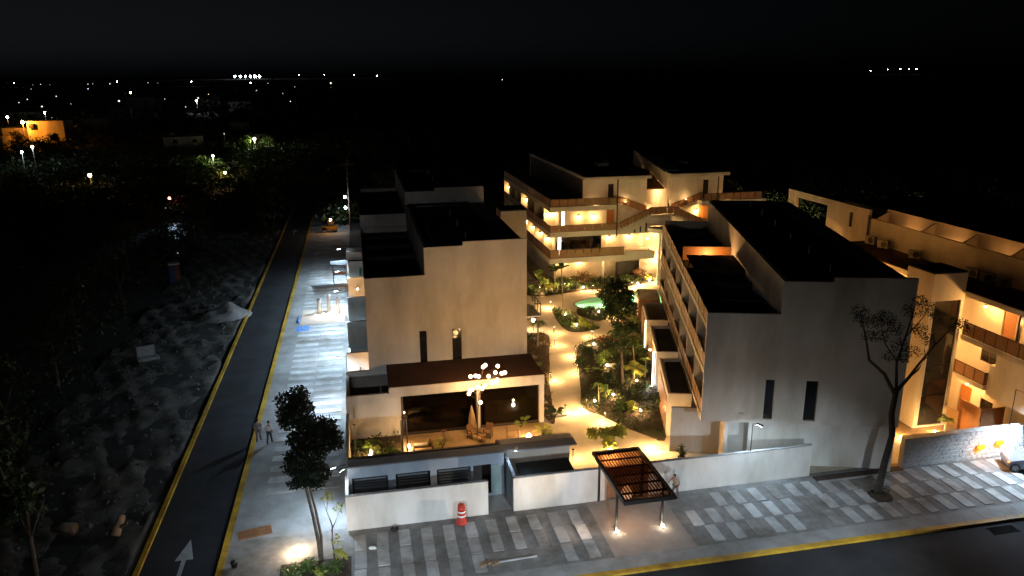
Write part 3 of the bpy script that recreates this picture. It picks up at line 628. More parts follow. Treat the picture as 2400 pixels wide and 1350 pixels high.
# side bays
nb = 7
for k in range(1, nb+1):
    y = 4.0*k
    if k > 1:
        box('partition_fin', STUC, C, 0.02, 1.6, y-0.08, y+0.08, 7.06, 9.49); box('partition_fin', STUC, C, 0.02, 1.6, y-0.08, y+0.08, 3.96, 6.49)
for k in range(nb):
    a, b_ = 4.0*k+(0.06 if k else 0.06), 4.0*(k+1)-0.1
    for z, h in ((3.96, 1.05), (7.06, 0.85), (10.06, 0.9)): railing(C, (0.06, a), (0.06, b_), z, h, 4)
hs = []
for k in range(1, nb): hs += [(4.0*k+0.8, 4.0*k+3.2, 4.0, 6.1), (4.0*k+0.8, 4.0*k+3.2, 7.1, 9.2)]
gridwall('balcony_wall', STUC, C, (1.6, 0, 0), (0, 1, 0), (1, 0, 0), sorted(set([4.2, 28.0] + [v for h in hs for v in h[:2]])), [0, 3.34, 4.0, 6.1, 6.49, 7.1, 9.2, 9.49], holes(hs), 0.2)
for (a, b_, c, d) in hs: window(C, 'y', a, b_, c, d, 1.66, 1, 2, 'balcony_door')
railing(C, (0.1, 0.06), (8.3, 0.06), 7.06, 0.85, 8); railing(C, (0.1, 0.06), (9.1, 0.06), 3.96, 1.05, 9); railing(C, (0.1, 0.06), (8.1, 0.06), 10.06, 0.9, 8)
# spa basin on the first terrace
m = MB(); m.box(9.2, 13.0, 0.0, 0.25, 3.96, 4.35); m.box(12.75, 13.0, 0.25, 1.9, 3.96, 4.35); m.box(9.2, 9.45, 0.25, 1.9, 3.96, 4.35); m.box(9.45, 12.75, 1.7, 1.9, 3.96, 4.35); m.build('basin_wall', STUC, C)
box('basin_edge', WOOD, C, 9.3, 12.6, 0.1, 0.32, 4.36, 4.42); box('basin_floor', CONC, C, 9.46, 12.74, 0.26, 1.69, 3.96, 4.0)
# ground floor
m = MB(); m.box(1.6, 14.0, 5.2, 5.4, 0, 3.34); m.build('ground_wall', STUC, C)
m = MB(); m.lathe([(0.16, 0.03), (0.16, 3.34)], 12, (7.6, 3.2, 0)); m.build('column', STUCW, C, True)
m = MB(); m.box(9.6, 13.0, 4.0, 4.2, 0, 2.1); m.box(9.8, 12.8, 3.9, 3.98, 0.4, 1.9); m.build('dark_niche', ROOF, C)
# penthouse
m = MB(); m.box(4.1, 12.2, -0.1, 28.6, 13.0, 13.35); m.build('penthouse_roof', STUC, C)
box('roof_membrane', ROOF, C, 4.4, 12.0, 0.9, 28.4, 13.352, 13.40); box('roof_edge', CONC, C, 4.4, 6.6, 0.05, 0.85, 13.352, 13.40)
gridwall('penthouse_wall', STUC, C, (0, 1.4, 0), (1, 0, 0), (0, 1, 0), brk(4.3, 12.2, 7.4, 8.1), [10.06, 12.3, 12.99], holes([(7.4, 8.1, 10.06, 12.3)]), 0.25)
box('penthouse_door', DARKM, C, 7.42, 8.08, 1.48, 1.53, 10.07, 12.28)
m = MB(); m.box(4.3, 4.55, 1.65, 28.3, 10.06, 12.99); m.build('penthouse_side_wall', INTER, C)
m = MB(); m.box(4.1, 4.3, 27.8, 28.4, 10.06, 12.99); m.build('penthouse_pier', STUC, C)
for (x, y, w_) in ((8.6, 9.5, 1.5), (10.6, 13.0, 0.9)):
    m = MB(); m.box(x, x+w_, y, y+0.12, 13.41, 13.85); m.box(x, x+0.12, y+0.12, y+1.2, 13.41, 13.85); m.build('skylight_upstand', STUC, C)
box('roof_post', BRONZE, C, 8.02, 8.16, -0.06, 0.04, 6.3, 12.98)
# ---------------- zig-zag stairs between the two terrace buildings
def stair(parent, x0, x1, z0, z1, y0, y1, n, material=STUC):
    m = MB(); dx = (x1-x0)/n; dzs = (z1-z0)/n
    for i in range(n):
        a, b_ = sorted((x0+dx*i, x0+dx*(i+1))); m.box(a, b_, y0, y1, z0+dzs*i, z0+dzs*(i+1)-0.002)
    o = m.build('step_flight', material, parent)
    M = MB(); s = [(x0, z0-0.35), (x1, z1-0.35), (x1, z1-0.05), (x0, z0-0.05)]
    if x1 < x0: s = [s[1], s[0], s[3], s[2]]
    M.hexa([(s[0][0], y0+0.05, s[0][1]), (s[1][0], y0+0.05, s[1][1]), (s[1][0], y1-0.05, s[1][1]), (s[0][0], y1-0.05, s[0][1]), (s[3][0], y0+0.05, s[3][1]), (s[2][0], y0+0.05, s[2][1]), (s[2][0], y1-0.05, s[2][1]), (s[3][0], y1-0.05, s[3][1])]); M.build('stringer', material, parent)
    return o
ST = thing('stair_link', 'zigzag outdoor stairs with timber rails joining the two lit terrace buildings', 'stairs', (21.5, 84.0, 0))
m = MB(); m.box(12.3, 15.3, 0.2, 2.4, 8.35, 8.65); m.build('landing', STUC, ST)
stair(ST, 8.5, 12.3, 7.06, 8.65, 0.1, 1.15, 10); railing(ST, (8.5, 0.12), (12.3, 0.12), 7.0, 0.95, 4, 8.6)
stair(ST, 12.3, 8.3, 8.65, 10.05, 1.2, 1.85, 10); railing(ST, (8.2, 1.3), (12.2, 1.3), 10.06, 0.9, 4, 8.7)
railing(ST, (12.3, 0.24), (15.2, 0.24), 8.66, 0.9, 4)
stair(ST, 19.0, 15.3, 7.06, 8.65, 0.1, 1.15, 10); railing(ST, (15.3, 0.12), (19.0, 0.12), 8.6, 0.95, 4, 7.0)
stair(ST, 15.3, 19.2, 8.65, 10.05, 1.2, 1.85, 10); railing(ST, (15.4, 1.3), (19.2, 1.3), 8.7, 0.9, 4, 10.06)
m = MB(); 
for i, x in enumerate((10.3, 11.0, 11.7)): m.box(x, x+0.16, 0.02, 0.08, 6.62, 6.95+i*0.38)
m.build('slot', DARKM, ST)
m = MB(); m.hexa([(8.5, 0.09, 6.5), (12.3, 0.09, 6.5), (12.3, 0.25, 6.5), (8.5, 0.25, 6.5), (8.5, 0.09, 6.72), (12.3, 0.09, 8.3), (12.3, 0.25, 8.3), (8.5, 0.25, 6.72)]); m.box(12.302, 15.0, 0.09, 0.25, 7.3, 8.34); m.build('spandrel_wall', STUC, ST)
m = MB(); m.box(12.3, 15.15, 3.0, 3.2, 0, 8.3); m.build('lobby_wall', STUC, ST)
m = MB(); m.box(8.5, 12.3, 0.26, 2.55, 6.5, 6.62); m.build('lower_landing', STUC, ST)
# curved stair shell and lit lobby below the landing
m = MB(); pts = [(13.6+1.6*math.cos(a), 0.3+1.6*math.sin(a)-0.6) for a in np.linspace(math.pi, 2*math.pi, 12)]
m.prism(pts + [(15.2, 0.3), (12.0, 0.3)], 6.75, 7.2); m.build('curved_shell', STUCW, ST)
m = MB(); m.box(13.4, 13.7, -0.2, 0.05, 0.03, 6.75); m.build('pier', STUCW, ST)
m = MB(); m.box(12.9, 13.05, 5.0, 8.5, 8.66, 12.9); m.box(15.2, 15.4, 2.4, 9, 0, 13.0); m.box(12.2, 15.2, 9, 9.2, 0, 12.8); m.build('lobby_wall', STUC, ST)
m = MB(); m.box(12.2, 15.2, 2.6, 9, 8.35, 8.6); m.build('lobby_floor', STUC, ST)
m = MB(); m.hexa([(12.6, 3.0, 11.2), (15.1, 3.0, 11.2), (15.1, 8.8, 12.9), (12.6, 8.8, 12.9), (12.6, 3.0, 11.35), (15.1, 3.0, 11.35), (15.1, 8.8, 13.05), (12.6, 8.8, 13.05)]); m.build('lobby_roof', WOOD, ST)
m = MB(); m.hexa([(14.7, 1.9, 13.0), (14.95, 1.9, 13.0), (14.95, 13, 13.0), (14.7, 13, 13.0), (14.7, 1.9, 13.4), (14.95, 1.9, 13.4), (14.95, 13, 15.0), (14.7, 13, 15.0)]); m.build('roof_fin', STUC, ST)
m = MB(); m.hexa([(15.0, 2.2, 13.45), (16.6, 2.2, 13.45), (16.6, 13, 14.5), (15.0, 13, 14.5), (15.0, 2.2, 13.6), (16.6, 2.2, 13.6), (16.6, 13, 14.7), (15.0, 13, 14.7)]); m.build('sloped_roof', CONC, ST)
# ---------------- block C2 (mirror twin)
C2 = thing('rear_terrace_building', 'lit building with railed roof terrace right of the zigzag stairs', 'building', (36.6, 84.0, 0))
m = MB(); m.box(3.6, 12, 0, 20, 9.5, 10.05); m.box(0.4, 3.6, 1.9, 20, 9.5, 10.05); m.build('floor_slab', STUC, C2)
m = MB(); m.box(3.6, 12, 0, 20, 6.5, 7.05); m.box(0.4, 3.6, 2.6, 20, 6.5, 7.05); m.build('floor_slab', STUC, C2)
gridwall('front_wall', STUC, C2, (0, 2.0, 0), (1, 0, 0), (0, 1, 0), brk(0.4, 12, 4.2, 5.5), [0, 7.06, 9.2, 9.49], holes([(4.2, 5.5, 7.06, 9.2)]), 0.25)
box('terrace_door', WOODO, C2, 4.25, 5.45, 2.08, 2.14, 7.07, 9.18)
m = MB(); m.hexa([(6.0, 0.2, 7.06), (6.2, 0.2, 7.06), (6.2, 2.0, 7.06), (6.0, 2.0, 7.06), (6.0, 0.2, 8.6), (6.2, 0.2, 8.6), (6.2, 2.0, 9.49), (6.0, 2.0, 9.49)]); m.build('wing_wall', STUC, C2)
railing(C2, (3.9, 0.06), (11.4, 0.06), 10.06, 0.9, 8); railing(C2, (3.7, 0.06), (8, 0.06), 7.06, 0.85, 4)
m = MB(); m.box(-0.2, 7.2, 0.4, 13, 13.0, 13.35); m.build('penthouse_roof', STUC, C2); box('roof_membrane', ROOF, C2, 0.1, 7.0, 1.2, 12.8, 13.352, 13.4); box('roof_edge', CONC, C2, 4.6, 7.0, 0.5, 1.15, 13.352, 13.4)
gridwall('penthouse_wall', STUC, C2, (0, 1.4, 0), (1, 0, 0), (0, 1, 0), brk(0.0, 6.9, 4.3, 5.0), [10.06, 12.4, 12.99], holes([(4.3, 5.0, 10.06, 12.4)]), 0.25)
box('penthouse_door', DARKM, C2, 4.32, 4.98, 1.48, 1.53, 10.07, 12.38); box('roof_post', BRONZE, C2, 5.5, 5.62, -0.05, 0.05, 6.6, 12.98)
m = MB(); m.box(6.65, 6.9, 1.65, 12.8, 10.06, 12.99); m.box(0, 6.9, 12.8, 13, 10.06, 12.99); m.build('penthouse_side_wall', STUC, C2)
m = MB(); m.box(4.2, 5.6, 9.0, 9.15, 13.41, 13.75); m.build('skylight_upstand', STUC, C2)

# ---------------- block D (right edge) : local x=0 facade plane facing left, local y along the block
D = thing('balcony_building', 'orange-lit apartment building with timber balconies on the right edge', 'building', (41.2, 34.0, 0))
m = MB(); m.box(0.0, 3.7, 0, 26, 9.7, 10.05); m.build('eave_slab', STUC, D); box('lower_roof', ROOFR, D, 0.1, 3.7, 0.1, 25.9, 10.052, 10.10)
m = MB(); m.box(0.0, 2.2, 0, 9.6, 6.6, 6.95); m.box(2.2, 4, 0, 26, 6.6, 6.95); m.build('floor_slab', STUC, D)
m = MB(); m.box(0.9, 2.2, 7.9, 12.0, 3.3, 3.62); m.box(2.2, 4, 0, 26, 3.3, 3.62); m.build('floor_slab', STUC, D)
gridwall('upper_facade', STUC, D, (1.5, 0, 0), (0, 1, 0), (1, 0, 0), brk(0, 26, 6.7, 7.8), [6.96, 9.3, 9.69], holes([(6.7, 7.8, 6.96, 9.3)]), 0.2)
box('door', WOODO, D, 1.56, 1.62, 6.75, 7.75, 6.97, 9.28)
box('column', DARKM, D, 0.1, 0.28, 5.1, 5.25, 6.96, 9.69); box('column', DARKM, D, 0.1, 0.28, 2.1, 2.25, 6.96, 9.69)
railing(D, (0.06, 0.1), (0.06, 9.5), 6.96, 1.0, 10)
gridwall('middle_facade', STUC, D, (2.2, 0, 0), (0, 1, 0), (1, 0, 0), brk(0, 26, 8.4, 9.9), [3.63, 4.7, 5.9, 6.59], holes([(8.4, 9.9, 4.7, 5.9)]), 0.2); window(D, 'y', 8.4, 9.9, 4.7, 5.9, 2.28, 1, 2)
railing(D, (0.95, 7.95), (0.95, 11.6), 3.63, 0.95, 4); railing(D, (0.95, 7.93), (2.15, 7.93), 3.63, 0.95, 2)
m = MB(); m.box(1.15, 2.2, 7.3, 7.88, 3.0, 5.2); m.box(1.0, 2.2, 0, 7.3, 3.0, 6.55); m.build('bay_wall', STUC, D)
gridwall('ground_facade', STUC, D, (2.3, 0, 0), (0, 1, 0), (1, 0, 0), brk(0, 26, 8.2, 9.3, 10.2, 11.3), [0, 0.05, 2.0, 2.3, 3.29], holes([(10.2, 11.3, 0.05, 2.3), (8.2, 9.3, 0.05, 2.0)]), 0.2)
box('door', WOODO, D, 2.36, 2.42, 10.24, 11.26, 0.06, 2.28); window(D, 'y', 8.2, 9.3, 0.05, 2.0, 2.38, 1, 2)
for i in range(6): box('screen_board', WOOD, D, 0.3+i*0.31, 0.3+i*0.31+0.3, 7.0, 7.05, 0.02, 2.3)
for i in range(6): box('screen_board', WOODO, D, 0.24, 0.29, 7.06+i*0.31, 7.06+i*0.31+0.3, 0.02, 2.3)
# setback upper wall, light wells and main roof
m = MB(); m.box(3.75, 3.95, 0, 25.6, 10.05, 12.2); m.build('setback_wall', STUC, D)
m = MB(); m.box(5.3, 5.5, 0, 25.6, 10.05, 12.95); m.build('well_back_wall', STUC, D); box('well_floor', ROOFR, D, 3.96, 5.29, 0, 25.5, 10.9, 11.0)
for y in (6.0, 10.5, 15.0, 19.5, 25.2):
    MB().hexa([(3.96, y, 11.0), (5.29, y, 11.0), (5.29, y+0.15, 11.0), (3.96, y+0.15, 11.0), (3.96, y, 12.15), (5.29, y, 12.8), (5.29, y+0.15, 12.8), (3.96, y+0.15, 12.15)]).build('well_divider', STUC, D)
box('main_roof', ROOF, D, 5.52, 16, 0, 32, 12.5, 12.75)
gridwall('end_wall', STUC, D, (3.6, 0, 0), (0, 1, 0), (1, 0, 0), [25.7, 28.0, 28.5, 32.0], [0, 10.9, 12.3, 12.95], holes([(28.0, 28.5, 10.9, 12.3)]), 0.25)
window(D, 'y', 28.0, 28.5, 10.9, 12.3, 3.68, 1, 1)
m = MB(); m.box(3.6, 3.9, 32.0, 37.5, 12.3, 12.95); m.box(3.6, 3.9, 37.5, 39, 0, 12.95); m.build('portal_frame', STUC, D)
box('downpipe', DARKM, D, 3.5, 3.6, 25.55, 25.68, 10.05, 12.5)
def condenser(x, y, rz, label):
    t = thing('air_conditioner', label, 'condenser', (x, y, 10.10), rz, 'air conditioners on the lower roof'); box('case', mat('ac_case', (0.22, 0.21, 0.2), 0.6, (0.28, 0.27, 0.26), 3.0), t, -0.45, 0.45, -0.18, 0.18, 0.08, 0.75)
    MB().tube([(0.12, -0.19, 0.42), (0.12, -0.205, 0.42)], 0.26, 16).build('fan_grille', DARKM, t); box('foot', DARKM, t, -0.4, -0.34, -0.18, 0.18, 0, 0.08); box('foot', DARKM, t, 0.34, 0.4, -0.18, 0.18, 0, 0.08)
for i, (y, lb) in enumerate(((58.3, 'farthest white air conditioner on the lower roof of the right building'), (56.6, 'white air conditioner second farthest on the lower roof of the right building'), (52.7, 'white air conditioner just behind the pale tower on the lower roof'), (46.6, 'first white air conditioner right of the pale tower'), (45.2, 'second white air conditioner right of the pale tower'), (43.8, 'rightmost white air conditioner on the lower roof'))):
    condenser(44.2, y, math.radians(-75 + 10*(i % 3)), lb)
# glazed stair tower in front of D
TW = thing('stair_tower', 'slim pale stair tower with a tall dark window on the right', 'tower', (38.25, 43.5, 0))
gridwall('front_wall', STUCW, TW, (0, 0, 0), (1, 0, 0), (0, 1, 0), [0, 0.38, 2.45, 2.68], [0, 0.1, 9.55, 11.5], holes([(0.38, 2.45, 0.1, 9.55)]), 0.2)
m = MB(); m.box(0, 0.2, 0.2, 2.6, 0, 11.5); m.box(2.48, 2.68, 0.2, 2.6, 0, 11.5); m.box(0.2, 2.48, 2.4, 2.6, 0, 11.5); m.build('wall', STUC, TW); box('roof', ROOF, TW, 0.03, 2.65, 0.03, 2.57, 11.502, 11.6)
wf = MB()
for z in (2.4, 4.7, 7.2): wf.box(0.4, 2.43, 0.1, 0.16, z, z+0.06)
wf.box(0.38, 0.44, 0.1, 0.16, 0.1, 9.55); wf.box(2.39, 2.45, 0.1, 0.16, 0.1, 9.55); win = wf.build('window', DARKM, TW)
for a, b_ in ((0.1, 2.38), (2.48, 4.68), (4.78, 7.18), (7.28, 9.54)): box('pane', GLASS, win, 0.45, 2.38, 0.12, 0.135, a+0.01, b_-0.01)
# tower courtyard floor
tag(ob('side_yard', mesh('side_yard', [(32.5, 38.9, 0.012), (62, 38.9, 0.012), (62, 66, 0.012), (36.1, 66, 0.012), (36.1, 45, 0.012)], [(0, 1, 2, 3, 4)], TERR)), kind='structure')

# ================================================================== WALLS ON THE STREET
def pwall(label, x0, x1, h=2.17, y0=39.0, y1=39.2, material=STUCW):
    t = thing('boundary_wall', label, 'wall', (x0, y0, 0)); L = x1-x0
    m = MB(); m.box(0, L, 0, y1-y0, -0.1, h-0.03); m.build('wall_body', material, t); box('coping', CONC, t, -0.01, L+0.01, -0.012, y1-y0+0.012, h-0.028, h+0.01); return t
pwall('white street wall at the corner behind the red drum', -1.76, 6.36)
pwall('short white street wall between the service gap and the canopy', 7.87, 13.62)
pwall('long white street wall right of the canopy below the turned block', 16.3, 27.2)
m = thing('side_boundary_wall', 'pale low wall along the side pavement beside the terrace planting', 'wall', (-1.76, 39.2, 0)); box('wall_body', STUCW, m, 0, 0.18, 0.0, 11.0, -0.1, 2.15); box('coping', CONC, m, -0.01, 0.19, 1.8, 10.99, 2.152, 2.19)
g_ = thing('entrance_gate', 'brown timber gate under the entrance canopy', 'gate', (13.64, 39.1, 0))
for i in range(9): box('board', WOOD, g_, 0.02+i*0.293, 0.02+i*0.293+0.28, 0, 0.05, 0.04, 2.05)
box('rail', BRONZE, g_, 0, 2.64, 0.052, 0.1, 1.7, 1.8); box('rail', BRONZE, g_, 0, 2.64, 0.052, 0.1, 0.3, 0.4)
# service block with dark openings
SERV = mat('service_cool_lit', (0.25, 0.29, 0.34), 0.85, (0.30, 0.34, 0.39), 1.0, 0.3, 25, stain=0.2)  # blue cast of the cool lamps put into the wall colour
S = thing('service_block', 'low bluish service block with dark openings behind the street wall', 'building', (-1.6, 41.0, 0))
ops = [(0.2, 2.3), (2.75, 4.8), (5.2, 7.25), (7.4, 8.5)]
gridwall('front_wall', SERV, S, (0, 0, 0), (1, 0, 0), (0, 1, 0), sorted({0, 9.3, *[v for o in ops for v in o]}), [0, 0.15, 2.15, 2.82], holes([(a, b_, 0.15, 2.15) for a, b_ in ops]), 0.2)
box('coping', mat('grey_coping', (0.10, 0.10, 0.105), 0.85, (0.14, 0.14, 0.145), 1.5, 0.3, 20), S, 0.0, 13.9, 0.0, 0.9, 2.822, 2.9)
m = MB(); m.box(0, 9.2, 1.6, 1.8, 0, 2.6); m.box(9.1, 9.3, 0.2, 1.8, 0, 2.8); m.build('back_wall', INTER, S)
m = MB(); m.box(9.62, 13.9, 1.6, 1.85, 0.0, 2.75); m.box(9.32, 13.9, 0.9, 1.6, 2.3, 2.82); m.build('terrace_wall', STUC, S)
m = MB(); m.box(9.45, 9.62, -1.8, 1.85, 0, 2.3); m.build('divider_wall', SERV, S)
box('yard_roof', ROOF, S, 10.3, 13.7, -0.6, 1.4, 1.15, 1.25); m = MB(); m.box(10.3, 13.7, -0.55, -0.45, 0, 1.14); m.build('yard_box', INTER, S)
box('service_door', TEAL, S, 8.56, 9.06, -0.03, -0.002, 0.05, 2.1)
for (a, b_) in ops[:3]:
    for k in range(9): box('louvre', mat('louvre', (0.11, 0.12, 0.13), 0.6, metal=0.4), S, a+0.12, b_-0.12, 0.25, 0.3, 0.3+k*0.19, 0.42+k*0.19)
for (a, b_, z) in ((3.1, 5.1, 1.1), (5.4, 6.4, 0.9)): box('cabinet', STUCW, S, a, b_, -1.0, -0.5, 0, z)
tag(ob('service_yard', mesh('service_yard', [(-1.7, 39.2, 0.008), (12.2, 39.2, 0.008), (12.2, 43, 0.008), (-1.7, 43, 0.008)], [(0, 1, 2, 3)], CONC)), kind='structure')
# terrace
tag(ob('restaurant_terrace', mesh('restaurant_terrace', [(-1.55, 42.9, 0.06), (12.4, 42.9, 0.06), (12.4, 50.15, 0.06), (-1.55, 50.15, 0.06)], [(0, 1, 2, 3)], TERR)), kind='structure')
tp = thing('terrace_planter', 'dark soil planter in the left corner of the restaurant terrace', 'planter', (-1.5, 44.5, 0.06)); box('soil', SOIL, tp, 0, 3.4, 0, 5.5, 0, 0.12); box('edge', CONC, tp, 3.4, 3.5, 0, 5.5, 0, 0.15)
pp = thing('terrace_post', 'tall pale timber post at the left end of the restaurant terrace', 'post', (-1.2, 46.4, 0.0)); box('shaft', WICK, pp, -0.05, 0.05, -0.05, 0.05, 0.0, 3.0); box('cap', WICK, pp, -0.08, 0.08, -0.08, 0.08, 3.0, 3.05)
# stone wall: rubble stones on a mortar core
SW = thing('stone_wall', 'pale rubble stone wall on the right below the lit entrance', 'wall', (33.6, 38.55, 0))
m = MB(); m.box(0, 14, 0.05, 0.45, -0.1, 2.05); m.build('mortar_core', MORT, SW)
def stone_mesh(w_, h_):
    M = MB(); k = 7; ring = [(w_/2*math.cos(a)*random.uniform(0.86, 1.05), h_/2*math.sin(a)*random.uniform(0.86, 1.05)) for a in (2*math.pi*(i+random.uniform(-.25, .25))/k for i in range(k))]
    M.v = [(x, 0.02, z) for x, z in ring] + [(x*0.84, -0.03, z*0.84) for x, z in ring]; M.f = [tuple(range(k, 2*k))] + [(i, (i+1) % k, k+(i+1) % k, k+i) for i in range(k)]
    return mesh('stone', M.v, M.f, STONE)
SM = [stone_mesh(0.5*random.uniform(0.9, 1.2), 0.33*random.uniform(0.9, 1.15)) for _ in range(10)]
for r in range(7):
    for c in range(24):
        x = 0.22 + c*0.4 + (0.2 if r % 2 else 0) + random.uniform(-.04, .04); z = 0.16 + r*0.285 + random.uniform(-.03, .03)
        o = ob('stone', random.choice(SM), SW, (x, 0.05, z)); o.rotation_euler = (0, random.choice((0, 3.14))+random.uniform(-.3, .3), 0)
for c in range(24): o = box('cap_stone', STONE, SW, c*0.4+0.01, c*0.4+0.39, 0.0, 0.47, 2.055, 2.10+0.03*random.random())
# dark planter strip at the foot of block B's corner
ps = thing('planter_strip', 'dark soil strip at the foot of the turned block beside the stone wall', 'planter', (27.3, 38.6, 0)); box('soil', SOIL, ps, 0, 6.2, -0.45, 0.2, -0.05, 0.06); box('edge', CONC, ps, 0, 6.2, -0.53, -0.452, -0.05, 0.1)
# ================================================================== ENTRANCE CANOPY
CN = thing('entrance_canopy', 'dark steel entrance canopy with bronze glass roof over the pavement', 'canopy', (12.95, 34.2, 0))
m = MB(); m.box(0, 3.0, 0, 0.16, 2.6, 2.82); m.box(0, 3.0, 5.64, 5.8, 2.6, 2.82); m.box(0, 0.16, 0.16, 5.64, 2.6, 2.82); m.box(2.84, 3.0, 0.16, 5.64, 2.6, 2.82); m.build('frame', DARKM, CN)
for i in range(1, 6): box('purlin', BRONZE, CN, 0.17, 2.83, i*0.95-0.03, i*0.95+0.03, 2.66, 2.76)
for i in range(15): box('slat', BRONZE, CN, 0.17+i*0.182, 0.17+i*0.182+0.06, 0.17, 5.63, 2.62, 2.655)
for i in range(6): box('roof_pane', CANG, CN, 0.18, 2.82, 0.17+i*0.91, 0.17+i*0.91+0.89, 2.775, 2.787)
for x in (0.1, 2.82): box('post', DARKM, CN, x, x+0.12, 1.5, 1.62, 0.0, 2.6)
for x in (0.1, 2.82): box('post', DARKM, CN, x, x+0.12, 4.7, 4.82, 0.03, 2.6)
m = MB(); m.tube([(0.9, 2.0, 2.6), (0.9, 2.0, 2.3)], 0.01, 5); hb = m.build('lamp_cord', DARKM, CN)

# ================================================================== LAMPS
_bulb = {}
def bulb(parent, loc, r, material, name='bulb'):
    k = (round(r, 3), material.name)
    if k not in _bulb: M = MB().ball((0, 0, 0), r, 10, 7); _bulb[k] = mesh('bulb', M.v, M.f, material, True)
    return ob(name, _bulb[k], parent, loc)
def wall_lamp(loc, nrm, label, power=26, group=None, r=0.1, color=WARM):
    t = thing('wall_lamp', label, 'lamp', loc, math.atan2(-nrm[0], nrm[1]) if True else 0, group)   # local +y points away from the wall
    box('back_plate', BRONZE, t, -0.08, 0.08, -0.02, 0.03, -0.14, 0.14)
    MB().lathe([(0.02, 0.13), (0.13, 0.06), (0.14, 0.05)], 10, (0, 0.14, 0)).build('shade', BRONZE, t, True)
    bulb(t, (0, 0.14, 0.0), r, E_WARM); plamp(t, (0, 0.42, -0.1), power, color, 0.05); return t
PS = 1.75
# terrace building lamps
ords = ['first', 'second', 'third', 'fourth', 'fifth', 'sixth', 'seventh']
for i, x in enumerate((4.0, 5.9)): wall_lamp((21.5+x, 86.0, 8.5), (0, -1), '%s wall lamp on the upper terrace front of the lit building' % ('left' if i == 0 else 'right'), 42, 'wall lamps of the lit terraces')
for i, x in enumerate((7.9, 10.4)): wall_lamp((21.5+x, 86.0, 5.85), (0, -1), '%s wall lamp above the spa basin on the first terrace' % ('left' if i == 0 else 'right'), 42, 'wall lamps of the lit terraces')
for i, x in enumerate((0.6, 1.35)): wall_lamp((21.5+x, 88.0, 8.6), (0, -1), '%s lamp of the pair in the upper corner balcony' % ('left' if i == 0 else 'right'), 30, 'wall lamps of the lit terraces')
wall_lamp((21.5+0.75, 88.0, 5.6), (0, -1), 'wall lamp in the lower corner balcony of the lit building', 34, 'wall lamps of the lit terraces')
for k in range(2, 8):
    if k in (4, 7): wall_lamp((21.5+0.75, 84+4.0*k-0.09, 8.5), (0, -1), 'lamp on the %s partition from the corner along the upper side balconies' % ords[k-1], 26, 'wall lamps of the lit terraces')
    if k < 5: wall_lamp((21.5+0.75, 84+4.0*k-0.09, 5.5), (0, -1), 'lamp on the %s partition from the corner along the lower side balconies' % ords[k-1], 26, 'wall lamps of the lit terraces')
for i, x in enumerate((2.7, 5.1)): wall_lamp((21.5+x, 89.2, 2.2), (0, -1), '%s wall lamp on the ground floor behind the garden plants' % ('left' if i == 0 else 'right'), 46, 'ground floor wall lamps')
for i, x in enumerate((7.5, 10.6)):
    t = thing('ceiling_spot', '%s small ceiling spot under the first terrace slab by the column' % ('left' if i == 0 else 'right'), 'lamp', (21.5+x, 86.6, 3.35), 0); MB().lathe([(0.09, -0.06), (0.09, 0.0)], 10).build('ring', STUCW, t, True); bulb(t, (0, 0, -0.06), 0.06, E_WARM); plamp(t, (0, 0, -0.2), 20, WARM, 0.05)
wall_lamp((36.6+3.9, 86.0, 8.6), (0, -1), 'wall lamp beside the timber door right of the zigzag stairs', 55)
t = thing('stair_lantern', 'small bright lantern on the stair landing between the lit buildings', 'lamp', (35.6, 84.7, 8.65)); box('base', BRONZE, t, -0.08, 0.08, -0.08, 0.08, 0, 0.06); bulb(t, (0, 0, 0.2), 0.12, E_WARM); plamp(t, (0, -0.0, 0.5), 60, WARM, 0.1)
for (x, y, z, p, lb) in ((13.8, 5.5, 10.9, 150, 'hanging lamp in the upper lobby behind the stair landing'), (14.2, 1.6, 6.2, 130, 'hanging lamp in the lower lobby beneath the stair landing'), (14.6, 2.2, 2.9, 150, 'ceiling lamp in the ground passage under the stairs'), (12.4, 1.1, 5.6, 60, 'ceiling lamp under the curved shell of the stairs')):
    t = thing('lobby_lamp', lb, 'lamp', (21.5+x, 84+y, z)); bulb(t, (0, 0, 0), 0.1, E_WARM); MB().tube([(0, 0, 0.09), (0, 0, 0.4)], 0.012, 5).build('cord', DARKM, t); plamp(t, (0, 0, -0.25), p, GOLD, 0.08)
# unseen floor lamps added for a warm wash over the penthouse fronts
for (x, y, lb) in ((27.0, 84.45, 'added low floor lamp behind the left roof terrace railing'), (31.0, 85.1, 'added low floor lamp by the upper stair flight of the left penthouse'), (38.6, 85.0, 'added low floor lamp by the stair head of the right penthouse'), (43.5, 84.45, 'added low floor lamp behind the right roof terrace railing')):
    t = thing('added_floor_lamp', lb, 'lamp', (x, y, 10.06)); box('housing', BRONZE, t, -0.1, 0.1, -0.06, 0.06, 0, 0.1); box('lens', E_STRIPW, t, -0.08, 0.08, -0.04, 0.04, 0.1, 0.115); plamp(t, (0, -0.15, 0.22), 9, GOLD, 0.05)
PS = 1.35
